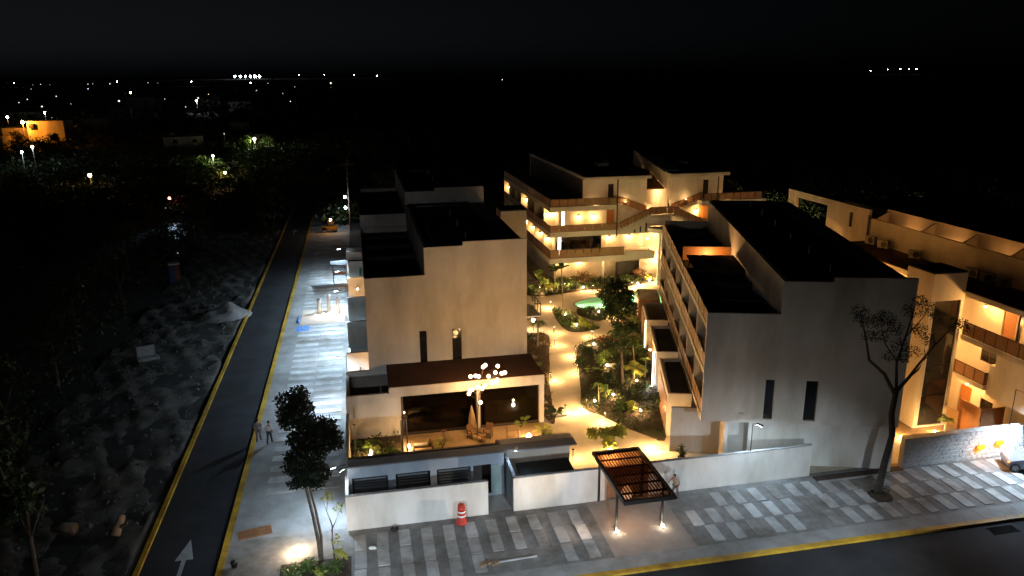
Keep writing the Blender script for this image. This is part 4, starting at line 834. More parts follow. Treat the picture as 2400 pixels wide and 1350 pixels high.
# tree of globes on the restaurant terrace
GT = thing('globe_lamp_tree', 'branching lamp of glowing round globes on the restaurant terrace', 'lamp', (7.35, 49.4, 0.06))
globes = [(7.87, 5.58), (7.79, 5.29), (7.11, 5.03), (7.39, 4.79), (6.88, 4.66), (8.02, 4.92), (8.57, 4.97), (8.82, 5.27), (9.11, 5.08), (9.02, 4.86), (9.33, 4.74), (8.19, 4.43), (8.6, 4.24), (8.75, 4.25), (7.54, 4.06), (7.83, 4.06), (7.39, 3.83), (6.72, 3.99), (6.91, 3.82), (6.74, 3.38), (7.41, 3.04)]
m = MB(); m.tube([(0, 0, 0), (0.02, -0.1, 1.5), (0.08, -0.5, 3.0), (0.3, -0.8, 4.2)], [0.05, 0.04, 0.03, 0.02], 8)
brn = MB()
for i, (x, z) in enumerate(globes):
    dy = -0.9 + 0.5*math.sin(i*2.1); p = Vector((x-7.35, dy, z-0.06)); s = Vector((0.05+0.2*max(0, (z-3.2)/2), -0.6, max(2.2, z-1.0))); brn.tube([tuple(s), tuple(s.lerp(p, 0.55)+Vector((0, 0, 0.12))), tuple(p)], [0.014, 0.01, 0.008], 5)
    gl = bulb(GT, tuple(p), 0.13, E_GLOBE, 'globe'); plamp(gl, (0, 0, 0), 62, (1.0, 0.54, 0.185), 0.15)
m.build('stem', BRONZE, GT, True); brn.build('branch', BRONZE, GT, True); MB().lathe([(0.3, 0), (0.28, 0.05), (0.06, 0.1)], 14).build('base', DARKM, GT, True)
# lanterns on the terrace
for (x, y, lb, p, r_) in ((2.35, 48.1, 'glowing lantern on the terrace beside the planting and drinks bench', 55, 0.12), (10.75, 47.7, 'large glowing lantern near the right end of the terrace', 95, 0.17)):
    t = thing('lantern', lb, 'lamp', (x, y, 0.06)); box('base', BRONZE, t, -0.14, 0.14, -0.14, 0.14, 0, 0.05); bulb(t, (0, 0, 0.05+r_), r_, E_SOFT); MB().tube([(-0.13, -0.13, 0.05), (-0.13, -0.13, 0.5), (0.13, 0.13, 0.5), (0.13, 0.13, 0.05)], 0.012, 4).build('frame', BRONZE, t); plamp(t, (0, 0, 0.62), p, WARM, 0.08)
PS = 0.7
# canopy post uplights
for (x, lb) in ((13.11, 'bright lamp at the foot of the left canopy post'), (15.83, 'bright lamp at the foot of the right canopy post')):
    t = thing('post_lamp', lb, 'lamp', (x, 35.55, 0.0)); MB().lathe([(0.11, 0), (0.12, 0.05), (0.1, 0.07)], 12).build('housing', STEEL, t, True); bulb(t, (0, 0, 0.1), 0.1, E_SOFT); sg = -1 if x < 14 else 1; slamp(t, (0.02, 0.0, 0.24), (0.02, 0.22, 2.6), 40, SOFT, 50, 0.05); slamp(t, (sg*0.14, 0.02, 0.35), (sg*4, 1.1, 2.35), 1100 if sg < 0 else 200, (1.0, 0.80, 0.62), 96, 0.06, 1.0); plamp(t, (0, -0.1, 0.5), 7, SOFT, 0.08)
t = thing('pendant_lamp', 'pale woven pendant hanging under the bronze glass canopy', 'lamp', (13.85, 36.2, 2.05)); MB().lathe([(0.04, 0.5), (0.22, 0.36), (0.34, 0.05), (0.26, -0.2), (0.08, -0.3)], 14).build('shade', emit('pendant_glow', (1.0, 0.72, 0.42), 0.55), t, True); plamp(t, (0, 0, -0.48), 70, (1, 0.5, 0.2), 0.1)
# white street lamps standing on walls
def post_lamp(base, h, arm, label, power, color=COOL, headr=0.1, ang=150):
    """base xyz, pole height, arm vector xy"""
    t = thing('street_lamp', label, 'street lamp', base); L = math.hypot(*arm); rz = math.atan2(arm[1], arm[0])
    m = MB(); m.tube([(0, 0, -0.02), (0, 0, h), (arm[0]*0.7, arm[1]*0.7, h+0.08)], 0.03, 7); m.build('pole', DARKM, t)
    hd = MB(); hd.box(-0.22, 0.22, -0.09, 0.09, 0.02, 0.08); hd.build('head', STEEL, t, False, (arm[0], arm[1], h+0.08), rz)
    MB().box(-0.19, 0.19, -0.07, 0.07, 0.0, 0.018).build('lens', E_COOL, t, False, (arm[0], arm[1], h+0.08), rz)
    slamp(t, (arm[0], arm[1], h+0.06), (arm[0]*1.25, arm[1]*1.25, 0 if h+0.08 > 0 else -1), power, color, ang, 0.12, 0.5); return t
post_lamp((-1.68, 41.15, 2.9), 0.12, (-0.75, -0.35), 'twin headed white lamp on the corner of the service block, left head', 800)
post_lamp((-1.5, 41.05, 2.9), 0.05, (-0.45, -0.55), 'white lamp on the corner of the service block, right head', 110)
post_lamp((8.55, 41.15, 2.9), 0.12, (-0.15, -0.45), 'small white lamp above the service gate', 45)
post_lamp((23.0, 39.1, 2.18), 1.85, (0.2, -0.45), 'white lamp on a dark post on the long street wall', 420, ang=165)
post_lamp((41.6, 38.8, 2.1), 2.6, (0.2, -2.3), 'white lamp head above the stone wall on the right', 3200, ang=150)
for (y, lb, p) in ((56.3, 'white wall lamp arm nearest the restaurant on the roadside block', 1600), (66.9, 'second white wall lamp arm along the roadside block', 2000), (74.9, 'white wall lamp arm between the parking bay and the restaurant', 1500), (82.9, 'third white wall lamp arm along the roadside block', 2500), (94.2, 'farthest white wall lamp arm along the roadside block', 2200)):
    post_lamp((-1.68, y, 2.6), 1.5, (-1.1, 0.0), lb, p, ang=162)
PS = 1.9
def tall_fill_lamp(label, base, h, arm, power):  # unseen lamp added as cool fill for the front walls
    t = thing('added_tall_lamp', label, 'street lamp', base); MB().tube([(0, 0, 0), (0, 0, h), (0, arm*0.5, h+0.3), (0, arm, h+0.35)], [0.09, 0.06, 0.045, 0.04], 8).build('pole', STEEL, t); box('head', STEEL, t, -0.15, 0.15, arm-0.1, arm+0.5, h+0.3, h+0.42); box('lens', E_COOL, t, -0.12, 0.12, arm, arm+0.45, h+0.285, h+0.299); slamp(t, (0, arm+0.2, h+0.25), (7, 50, h-15), power, (0.92, 0.95, 1.0), 90, 0.2, 0.8)
tall_fill_lamp('added tall fill lamp standing unseen across the front road', (-2.5, 11.0, -0.12), 14.5, 1.6, 2900)
def fill_flood(label, x, y, h, power, ang=66):  # unseen floodlights added to brighten the front pavement and walls
    t = thing('added_floodlight', label, 'street lamp', (x, y, -0.12)); MB().tube([(0, 0, 0), (0, 0, h)], [0.07, 0.05], 8).build('pole', STEEL, t); box('head', STEEL, t, -0.25, 0.25, -0.1, 0.14, h, h+0.25); box('lens', E_COOL, t, -0.22, 0.22, 0.142, 0.15, h+0.03, h+0.22)
    slamp(t, (0, 0.2, h+0.12), (0, 12.5, -0.6), power*1.3, (0.72, 0.86, 1.0), ang, 0.15, 1.0)
fill_flood('added left fill floodlight, unseen across the front road', -1.0, 20.5, 6.0, 4200); fill_flood('added middle fill floodlight, unseen across the front road', 11.0, 20.5, 6.0, 4200); fill_flood('added right fill floodlight, unseen across the front road', 23.5, 20.5, 6.0, 3600)
# side yard lamps in front of block D
for (x, y, z, p, lb) in ((41.9, 38.9, 9.3, 75, 'ceiling lamp over the near end of the top right balcony'), (41.9, 42.6, 9.3, 75, 'ceiling lamp over the far end of the top right balcony'), (42.6, 43.0, 6.3, 55, 'ceiling lamp above the middle balcony on the right'), (42.4, 43.6, 3.1, 70, 'ceiling lamp over the orange ground floor door'), (40.3, 49.5, 6.0, 520, 'wall lamp in the side yard behind the pale tower'), (40.0, 56.0, 8.8, 560, 'wall lamp far back in the side yard')):
    t = thing('ceiling_lamp', lb, 'lamp', (x, y, z)); MB().lathe([(0.12, 0.0), (0.12, 0.08)], 10).build('ring', STUCW, t, True); bulb(t, (0, 0, -0.02), 0.08, E_WARM); plamp(t, (0, 0, -0.2), p, (1.0, 0.46, 0.12), 0.08)
t = thing('yard_uplight', 'bright ground lamp at the foot of the pale tower', 'lamp', (36.5, 42.4, 0.012)); MB().lathe([(0.1, 0), (0.1, 0.05)], 10).build('housing', STEEL, t, True); bulb(t, (0, 0, 0.06), 0.07, E_WARM); plamp(t, (0, 0, 0.3), 70, WARM, 0.06)
t = thing('yard_uplight', 'ground lamp beside the palm at the base of the tower window', 'lamp', (39.4, 42.6, 0.012)); MB().lathe([(0.1, 0), (0.1, 0.05)], 10).build('housing', STEEL, t, True); bulb(t, (0, 0, 0.06), 0.06, E_SOFT); plamp(t, (0, -0.1, 0.35), 70, WARM, 0.06)
for y, lb in ((40.2, 'long lit strip light in the near roof light well'), (46.0, 'long lit strip light in the second roof light well'), (51.0, 'long lit strip light in the third roof light well'), (56.0, 'long lit strip light in the farthest roof light well')):
    t = thing('well_lamp', lb, 'lamp', (45.3, y, 11.0)); box('housing', BRONZE, t, -0.04, 0.04, -0.4, 0.4, 0, 0.06); box('lens', E_STRIPW, t, -0.03, 0.03, -0.38, 0.38, 0.06, 0.07); plamp(t, (0.2, 0, 0.3), 14, (1.0, 0.40, 0.09), 0.06)
PS = 1.3
# garden wall strips and lamps along block B
x, y = bw(-1.95, 12.6); t = thing('wall_washer', 'tall white light strip on the garden patio wall', 'lamp', (x, y, 0), TH); box('strip', E_STRIP, t, -0.03, 0.03, -0.03, 0.03, 0.3, 3.25); box('spike', STEEL, t, -0.04, 0.04, -0.04, 0.04, 0.0, 0.3); plamp(t, (-0.25, -0.2, 0.35), 30, (0.9, 0.95, 1), 0.1)
x, y = bw(-2.0, 20.85); t = thing('wall_washer', 'warm light strip on the farther garden patio wall', 'lamp', (x, y, 0), TH); box('strip', E_STRIPW, t, -0.03, 0.03, -0.03, 0.03, 0.4, 3.2); box('spike', STEEL, t, -0.04, 0.04, -0.04, 0.04, 0.0, 0.4); plamp(t, (-0.25, -0.2, 1.6), 40, WARM, 0.1)
x, y = bw(-1.85, 15.2); wall_lamp((x-0.02, y, 2.5), (-math.cos(TH), -math.sin(TH)), 'bright wall lamp on the timber patio wall by the garden', 60)
x, y = bw(-2.26, 30.5); wall_lamp((x, y, 2.3), (-math.cos(TH), -math.sin(TH)), 'wall lamp at the far timber store beside the pool', 70)
x, y = bw(2.6, 16.3); t = thing('terrace_lamp', 'lamp glowing on the timber clad roof terrace of the turned block', 'lamp', (x, y, 9.79)); box('base', BRONZE, t, -0.1, 0.1, -0.1, 0.1, 0, 0.06); bulb(t, (0, 0, 0.16), 0.09, E_WARM); plamp(t, (0, 0, 0.35), 110, (1, 0.5, 0.17), 0.08)
# roadside balcony glow and bay lamps
t = thing('balcony_lamp', 'orange lamp in the far roadside balcony of the stepped block', 'lamp', (-0.9, 92.9, 3.0)); bulb(t, (0, 0, 0), 0.1, E_WARM); MB().tube([(0, 0, 0.09), (0, 0, 0.2)], 0.012, 5).build('cord', DARKM, t); plamp(t, (0, -0.4, -0.3), 60, WARM, 0.1)
t = thing('patio_lamp', 'orange wall lamp in the near roadside patio', 'lamp', (-0.7, 57.6, 2.2)); bulb(t, (0, 0, 0), 0.08, E_WARM); box('bracket', BRONZE, t, -0.04, 0.04, 0.08, 1.04, -0.03, 0.03); plamp(t, (0, -0.2, 0), 45, WARM, 0.1)
t = thing('patio_lamp', 'warm wall lamp in the fourth roadside patio', 'lamp', (-0.7, 81.0, 2.6)); bulb(t, (0, 0, 0), 0.08, E_WARM); box('bracket', BRONZE, t, -0.04, 0.04, 0.08, 1.5, -0.03, 0.03); plamp(t, (0, -0.2, 0), 80, WARM, 0.1)
PS = 4.9
# bollards lighting the path
BOL = [((14.35, 51.1), 'path light beside the flat stone at the restaurant corner', 30, (0.6, 0.1)), ((14.85, 57.6), 'path light on the left path edge beside the restaurant roof', 26, (0.6, 0)), ((18.5, 62.7), 'path light on the right path edge halfway to the fork', 26, (-0.6, 0)), ((20.0, 77.6), 'path light at the tip of the near island bed', 34, (-0.6, -0.1)), ((16.2, 51.7), 'path light at the inner corner of the big planting bed', 40, (-0.1, -0.6)), ((19.0, 44.3), 'path light near the turned block by the street wall', 55, (-0.5, 0)), ((20.2, 83.7), 'path light in front of the rear left planting', 22, (0.1, -0.6)), ((23.5, 84.5), 'path light in the rear planting left of the pool', 22, (0, -0.6)), ((16.9, 49.2), 'path light on the wide paving before the entrance bed', 30, (-0.3, -0.2)), ((21.5, 67.2), 'path light at the fork below the near island bed', 22, (-0.3, 0.5)), ((18.2, 69.3), 'path light left of the fork by the lawn edge', 20, (0.5, 0)), ((25.5, 73.2), 'path light at the far end of the small island bed', 20, (0, -0.5)), ((17.4, 65.9), 'path light on the left path edge beside the upper pale stone', 20, (0.5, 0)), ((17.6, 58.9), 'path light on the right path edge above the bed corner', 20, (-0.5, 0)), ((26.5, 82.9), 'path light on the paving behind the pool', 20, (0, -0.5)), ((31.5, 83.2), 'path light on the paving right behind the pool', 20, (0, -0.5)), ((13.0, 44.2), 'path light beside the terrace wall near the canopy', 16, (0.6, 0))]
for (x, y), lb, p, o in BOL:
    t = thing('path_light', lb, 'path light', (x, y, 0.03)); MB().tube([(0, 0, 0), (0, 0, 0.75)], 0.025, 7).build('post', DARKM, t); MB().lathe([(0.02, 0.82), (0.11, 0.77), (0.11, 0.75)], 10).build('cap', DARKM, t, True); bulb(t, (0, 0, 0.735), 0.035, E_SOFT); plamp(t, (o[0]*0.5, o[1]*0.5, 0.72), p, GOLD, 0.05)
PS = 2.0
# spike uplights in the beds
UPL = [((20.95, 64.85), 'spike lamp glowing by the red plants at the bed corner', 55), ((20.45, 59.4), 'spike lamp beside the flat stones in the big bed', 40), ((21.7, 55.5), 'spike lamp under the fan palm in the big bed', 60), ((18.9, 53.2), 'spike lamp by the pale leaf plant near the path', 55), ((19.95, 50.0), 'spike lamp at the lower tip of the big bed', 60), ((17.1, 52.4), 'small spike lamp near the bed corner by the path', 22), ((20.75, 74.3), 'upper spike lamp in the near island bed', 45), ((20.9, 70.6), 'lower spike lamp in the near island bed', 50), ((23.8, 75.3), 'left spike lamp in the small island bed by the pool', 22), ((24.5, 74.4), 'right spike lamp in the small island bed by the pool', 30), ((25.2, 62.3), 'spike lamp by the patio wall under the strip light', 30), ((22.2, 84.6), 'spike lamp in the tall planting left of the pool', 60), ((34.4, 85.0), 'spike lamp under the yellow shrub right of the pool', 70), ((25.6, 83.9), 'left spike lamp washing the terrace fronts behind the pool', 110), ((29.6, 84.0), 'middle spike lamp washing the terrace fronts behind the pool', 110), ((32.6, 84.2), 'right spike lamp washing the stairs behind the pool', 150), ((15.5, 44.1), 'spike lamp in front of the big shrub beside the canopy', 120), ((-0.3, 47.3), 'spike lamp in the terrace planter', 40)]
for (x, y), lb, p in UPL:
    t = thing('spike_lamp', lb, 'spike lamp', (x, y, 0.06)); MB().tube([(0, 0, -0.05), (0, 0, 0.12)], 0.02, 6).build('spike', DARKM, t); MB().lathe([(0.05, 0.1), (0.08, 0.16), (0.08, 0.2)], 10).build('housing', BRONZE, t, True); bulb(t, (0, 0, 0.235), 0.075, E_SOFT); plamp(t, (0, 0, 0.42), p, GOLD, 0.06)
bx_ = thing('bracket_lamp', 'bright round lamp beside the small palm on the courtyard side of the tan block', 'lamp', (16.4, 70.6, 0.03)); MB().tube([(0, 0, 0), (0, 0, 1.0)], 0.03, 7).build('post', DARKM, bx_); bulb(bx_, (0, 0, 1.1), 0.16, E_SOFT); plamp(bx_, (0, 0, 1.1), 80, GOLD, 0.2)
t = thing('ground_lamp', 'bright lamp on the pavement beside the street tree planter', 'lamp', (-4.55, 37.65, 0.0)); MB().lathe([(0.12, 0), (0.13, 0.06), (0.1, 0.08)], 12).build('housing', STEEL, t, True); bulb(t, (0, 0, 0.13), 0.12, E_SOFT); plamp(t, (0.1, -0.05, 0.35), 75, (1, 0.72, 0.42), 0.08)

PS = 1
# ================================================================== GARDEN
def bed(label, pts, z=0.075):
    P = smooth_poly(pts, 3); M = MB().prism(P, -0.02, z)
    o = ob('planting_bed', mesh('planting_bed', M.v, M.f, SOIL)); return tag(o, label, 'flower bed')
BEDS = {
 'big': ('large dark planting bed between the curved path and the patio walls', [(16.0, 51.9), (16.9, 55.6), (17.9, 59.6), (19.0, 64.1), (20.3, 66.0), (21.4, 66.7), (22.4, 67.0), (24.5, 66.2), (26.2, 65.0), (25.0, 61.0), (23.0, 54.0), (21.2, 48.3), (20.0, 45.4), (19.0, 46.6), (17.95, 48.2), (17.0, 50.3)]),
 'left': ('narrow bed left of the path beside the tan block', [(12.7, 51.2), (13.2, 49.8), (13.75, 52.5), (14.7, 57.3), (15.8, 61.5), (16.3, 63.7), (17.2, 67.0), (17.4, 69.3), (15.5, 69.9), (13.0, 69.5), (12.6, 60)]),
 'island': ('pointed island bed where the path forks', [(20.0, 77.1), (19.5, 72.2), (19.8, 69.7), (20.8, 69.1), (22.0, 69.3), (23.2, 69.9), (22.6, 71.1), (22.0, 72.7), (21.6, 74.1), (21.0, 76.4)]),
 'pool': ('small round island bed beside the pool edge', [(22.2, 74.8), (22.7, 76.2), (23.6, 76.35), (25.2, 75.6), (25.3, 73.7), (24.0, 72.1), (23.1, 72.7), (22.6, 73.7)]),
 'rear': ('rear planting strip in front of the lit terrace building', [(17.5, 84.2), (19.6, 82.4), (21.0, 82.3), (23.5, 83.0), (26, 83.6), (28.7, 83.7), (31.3, 84.1), (35.3, 85.7), (33, 88.0), (28, 88.6), (22, 88.8), (18, 88)]),
 'poolside': ('dark bed between the pool and the turned block', [(26.6, 66.5), (28.0, 66.8), (29.0, 70.5), (29.6, 73.9), (27.5, 74.4), (26.0, 72.0)]),
}
bo = {k: bed(*v) for k, v in BEDS.items()}
def in_poly(x, y, P):
    c = False; j = len(P)-1
    for i in range(len(P)):
        if (P[i][1] > y) != (P[j][1] > y) and x < (P[j][0]-P[i][0])*(y-P[i][1])/(P[j][1]-P[i][1])+P[i][0]: c = not c
        j = i
    return c
def scatter(P, n):
    xs, ys = zip(*P); out = []
    while len(out) < n:
        x, y = random.uniform(min(xs), max(xs)), random.uniform(min(ys), max(ys))
        if in_poly(x, y, P): out.append((x, y))
    return out
def cover(P, n, h, size, material, label, cnt):
    pts = np.array([(x, y, 0.08) for x, y in scatter(P, n)]); pp = np.repeat(pts, cnt, 0); pp[:, :2] += rng.normal(size=(len(pp), 2))*0.12; pp[:, 2] += rng.random(len(pp))*h
    V, Q = leaf_quads(pp, size, -0.5, 2.2); o = ob('ground_cover', npmesh('ground_cover', V, Q, material)); return tag(o, label, 'ground cover', kind='stuff')
cover(BEDS['big'][1], 900, 0.26, 0.07, L_DARK, 'low dark ground cover in the large planting bed', 10); cover(BEDS['left'][1], 330, 0.18, 0.07, L_DRY, 'brown dry ground cover beside the tan block', 9)
cover(BEDS['island'][1], 190, 0.3, 0.08, L_MID, 'low green ground cover in the island bed', 10); cover(BEDS['pool'][1], 130, 0.35, 0.08, L_DARK, 'dense low hedge leaves in the small poolside island', 12)
cover(BEDS['rear'][1], 700, 0.4, 0.09, L_DARK, 'low dense planting in the rear strip', 11); cover(BEDS['poolside'][1], 90, 0.35, 0.09, L_MID, 'low planting beside the pool near the turned block', 10)
cover([(-1.4, 44.6), (1.8, 44.6), (1.8, 49.9), (-1.4, 49.9)], 70, 0.5, 0.1, L_DARK, 'dark leafy undergrowth in the terrace planter', 10)
# main courtyard tree
broad_tree('courtyard_tree', 'round leafy tree with slim trunk standing in front of the pool', (20.4, 55.35, 0.05),
    [([(0, 0, 0), (-0.05, 0.05, 2), (-0.25, 0.1, 4), (-0.55, 0.1, 6.2), (-0.6, 0, 7.6)], [0.13, 0.1, 0.09, 0.07, 0.03]), ([(-0.25, 0.1, 4), (0.4, 0.2, 5.5), (0.6, 0.2, 6.8)], [0.05, 0.04, 0.02]), ([(-0.4, 0.1, 5), (-1.2, 0, 6.2), (-1.6, 0, 7.1)], [0.05, 0.035, 0.02]), ([(-0.1, 0.05, 3), (0.5, -0.3, 4.0), (0.7, -0.4, 4.6)], [0.04, 0.03, 0.015])],
    rand_clumps((-0.6, 0.1, 7.5), 1.5, 34, 0.5, 0.95) + rand_clumps((-0.3, 0, 5.4), 1.1, 14, 0.36, 0.9) + rand_clumps((0, 0, 3.6), 1.0, 9, 0.3, 0.8), 9000, 0.11, leafmat('leaf_deep', (0.028, 0.055, 0.014), (0.06, 0.1, 0.026)))
# palms and other plants
palm('slim_palm', 'tall slim palm rising from the near island bed', (20.4, 74.0, 0.05), 5.3, 1.3, 9, L_MID, (-0.2, 0.1), 0.06, up=1.2, droop=0.55)
palm('small_palm', 'small palm beside the round lamp left of the path', (15.7, 65.8, 0.05), 2.5, 1.1, 9, L_LITE, (0.1, 0), 0.06)
palm('rear_palm', 'upright palm against the lit ground floor left of the column', (22.2, 84.3, 0.05), 2.4, 1.5, 10, L_MID, (0.1, 0), 0.07, up=1.25, droop=0.4)
palm('bed_palm', 'small palm leaning in the large bed near the patio wall', (23.0, 59.6, 0.05), 2.3, 1.2, 9, L_MID, (-0.3, 0), 0.06)
palm('fan_palm', 'bright low feather palm above the spike lamp in the large bed', (21.9, 56.6, 0.05), 0.9, 1.45, 11, L_YEL, (0, 0), 0.08, up=0.7, droop=0.5)
palm('young_palm', 'young thin palm by the white light strip', (22.9, 56.6, 0.05), 1.7, 0.8, 8, L_LITE, (0, 0), 0.05)
palm('papaya_plant', 'little long stemmed plant near the path edge in the large bed', (17.5, 52.6, 0.05), 1.6, 0.6, 8, L_LITE, (-0.1, 0), 0.04)
palm('terrace_palm', 'potted palm in the pale cone pot on the terrace', (-0.1, 47.4, 0.55), 0.5, 1.0, 9, L_LITE, (0, 0), 0.05)
palm('yard_palm', 'small palm beside the dark tower window', (40.2, 42.6, 0.0), 1.0, 0.85, 9, L_LITE, (0, 0), 0.05)
palm('bed_palm', 'middle palm with drooping leaves in the large bed', (22.6, 62.6, 0.05), 1.6, 1.2, 9, L_MID, (0.2, 0), 0.06)
palm('bed_palm', 'low palm in the large bed beside the red plants', (23.0, 65.2, 0.05), 1.1, 1.1, 9, L_MID, (0, 0), 0.06)
palm('small_palm', 'tiny palm left of the path above the flat stone', (14.2, 60.2, 0.05), 0.6, 0.8, 8, L_LITE, (0, 0), 0.05)
pot = thing('cone_pot', 'pale cone shaped pot in the terrace planter', 'pot', (-0.1, 47.4, 0.18)); MB().lathe([(0.1, 0), (0.22, 0.5), (0.24, 0.52)], 12).build('body', STUCW, pot, True)
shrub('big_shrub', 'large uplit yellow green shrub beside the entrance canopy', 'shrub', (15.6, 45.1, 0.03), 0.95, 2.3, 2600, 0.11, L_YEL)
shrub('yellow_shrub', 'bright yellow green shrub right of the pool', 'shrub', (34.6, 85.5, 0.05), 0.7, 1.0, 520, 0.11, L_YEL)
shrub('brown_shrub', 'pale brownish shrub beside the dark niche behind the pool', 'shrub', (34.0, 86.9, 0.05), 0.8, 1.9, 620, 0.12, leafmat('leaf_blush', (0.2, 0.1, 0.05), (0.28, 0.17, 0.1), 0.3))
shrub('rear_hedge', 'dark bush right of the column behind the pool', 'shrub', (31.5, 85.5, 0.05), 1.0, 0.9, 620, 0.11, L_DARK)
shrub('rear_hedge', 'tall leafy bush at the left end of the rear planting', 'shrub', (20.6, 85.5, 0.05), 1.1, 2.2, 900, 0.13, L_LITE)
shrub('rear_hedge', 'mid green bush under the upright rear palm', 'shrub', (23.4, 85.2, 0.05), 0.9, 1.1, 620, 0.11, L_MID)
shrub('rear_hedge', 'brown twiggy bush below the ground floor lamps', 'shrub', (26.6, 86.4, 0.05), 1.4, 1.3, 700, 0.13, L_DRY)
shrub('island_shrub', 'glowing bush at the lower end of the near island bed', 'shrub', (21.6, 70.3, 0.05), 0.7, 0.9, 520, 0.11, L_YEL)
shrub('island_shrub', 'small bush at the narrow tip of the near island bed', 'shrub', (20.3, 75.2, 0.05), 0.5, 0.7, 300, 0.1, L_MID)
shrub('poolside_shrub', 'dark bush on the small island bed by the pool', 'shrub', (23.6, 74.4, 0.05), 0.8, 0.9, 620, 0.1, L_DARK)
shrub('bed_shrub', 'green bush behind the flat stones in the large bed', 'shrub', (20.4, 60.5, 0.05), 0.6, 1.0, 420, 0.12, L_LITE)
shrub('bed_shrub', 'small yellow leaved bush at the lower tip of the large bed', 'shrub', (19.4, 50.5, 0.05), 0.4, 0.8, 220, 0.12, L_YEL)
shrub('bed_shrub', 'bushy plant beside the pale leaf plant in the large bed', 'shrub', (18.3, 53.5, 0.05), 0.4, 0.8, 220, 0.12, L_LITE)
shrub('bed_shrub', 'dark bush at the foot of the patio wall in the large bed', 'shrub', (22.0, 50.8, 0.05), 0.9, 1.2, 520, 0.12, L_DARK)
shrub('bed_shrub', 'wide dark bush along the middle of the large bed', 'shrub', (23.4, 57.6, 0.05), 1.0, 1.2, 560, 0.12, L_DARK)
shrub('bed_shrub', 'leafy bush beside the white light strip', 'shrub', (24.2, 61.2, 0.05), 0.8, 1.1, 460, 0.12, L_MID)
shrub('bed_shrub', 'bush with pale tips under the courtyard tree', 'shrub', (21.6, 61.9, 0.05), 0.6, 0.9, 380, 0.11, L_MID)
shrub('poolside_shrub', 'bright bush at the edge of the bed right of the path fork', 'shrub', (26.8, 69.0, 0.05), 0.9, 1.4, 620, 0.12, L_LITE)
shrub('poolside_shrub', 'tall bush between the pool and the timber store', 'shrub', (28.3, 71.8, 0.05), 0.8, 1.7, 560, 0.12, L_MID)
for i, (x, y, r_, h_, mt, lb) in enumerate(((18.3, 60.6, .6, .8, L_DARK, 'dark bush at the left edge of the large bed above the pale rosettes'), (19.6, 62.7, .7, 1.0, L_DARK, 'dark bush between the flat stones and the red plants'), (21.2, 57.8, .8, 1.0, L_DARK, 'dark bush in the centre of the large bed'), (19.8, 56.2, .7, .8, L_DARK, 'low dark bush left of the courtyard tree trunk'), (21.0, 53.4, .8, 1.0, L_DARK, 'dark bush below the fan palm'), (18.6, 50.9, .6, .7, L_MID, 'low bush near the wide flat stone'), (24.6, 64.2, .8, 1.2, L_MID, 'bush beside the far patio wall in the large bed'), (27.6, 70.3, .9, 1.3, L_DARK, 'dark bush in the bed between pool and turned block'), (13.6, 56.6, .6, .7, L_MID, 'low bush left of the path beside the restaurant roof'), (15.2, 67.9, .7, .8, L_MID, 'low bush beside the round lamp left of the path'), (24.8, 84.3, .9, 1.2, L_MID, 'bush left of the column behind the pool'), (29.6, 85.0, 1.0, .9, L_DARK, 'low dark bush right behind the column'), (19.0, 84.6, 1.0, 1.6, L_MID, 'tall bush at the far left end of the rear planting'))): shrub('garden_bush', lb, 'shrub', (x, y, 0.05), r_, h_, 480, 0.1, mt)
shrub('street_shrub', 'little dark shrub at the foot of the turned block by the path light', 'shrub', (20.2, 43.0, 0.03), 0.35, 0.8, 240, 0.09, L_DARK)
for (x, y, lb, n_, L_, mt) in ((22.0, 65.6, 'left red leaved plant beside the spike lamp', 9, 0.55, L_RED), (22.9, 65.3, 'right red leaved plant in the large bed', 9, 0.55, L_RED), (18.6, 58.5, 'pale rosette plant near the left edge of the large bed', 9, 0.5, L_LITE), (19.5, 58.3, 'second pale rosette plant in the large bed', 8, 0.4, L_LITE), (1.0, 46.8, 'broad leaved plant in the terrace planter beside the posts', 10, 0.8, L_LITE), (-0.9, 48.2, 'dark broad leaved plant in the far corner of the terrace planter', 11, 0.95, L_MID), (11.9, 48.0, 'broad leaved plant at the right end of the terrace', 9, 0.7, L_YEL), (13.4, 50.6, 'dark broad leaved plant by the flat stone at the restaurant corner', 8, 0.7, L_DARK), (4.6, 47.6, 'yellow leaved plant on the terrace near the drinks bench', 8, 0.55, L_YEL), (21.4, 83.7, 'broad leaved pale plant in the rear planting', 10, 0.8, L_YEL), (10.6, 49.6, 'blurred green plant in front of the right restaurant glass', 7, 0.6, L_LITE)):
    bigleaf('broad_leaf_plant', lb, (x, y, 0.06), n_, L_, mt)
m = broad_tree('bare_tree', 'thin bare tree standing right of the courtyard tree', (25.7, 66.4, 0.05), [([(0, 0, 0), (0.1, 0, 1.6), (-0.05, 0.1, 3.2), (0.15, 0.1, 5.0)], [0.05, 0.04, 0.03, 0.012]), ([(0.1, 0, 1.8), (0.5, 0.1, 2.8), (0.45, 0, 3.6)], [0.025, 0.018, 0.008]), ([(-0.05, 0.1, 3.2), (-0.4, 0, 4.1)], [0.02, 0.008])], [(0.1, 0.1, 4.6, 0.3), (0.4, 0, 3.4, 0.25)], 60, 0.1, L_MID)
def stepstone(x, y, w_, d_, rz, label):
    t = thing('flat_stone', label, 'stone', (x, y, 0.05), rz); M = MB(); k = 0.06; a, c = w_/2, d_/2
    M.prism([(-a+k, -c), (a-k*.6, -c), (a, -c+k), (a-0.03, c-k), (a-k, c), (-a+k*1.4, c), (-a, c-k), (-a, -c+k*.7)], 0, 0.12); M.build('slab', CONC, t); MB().box(-a*0.7, a*0.7, -c*0.7, c*0.7, -0.06, -0.001).build('footing', CONC, t)
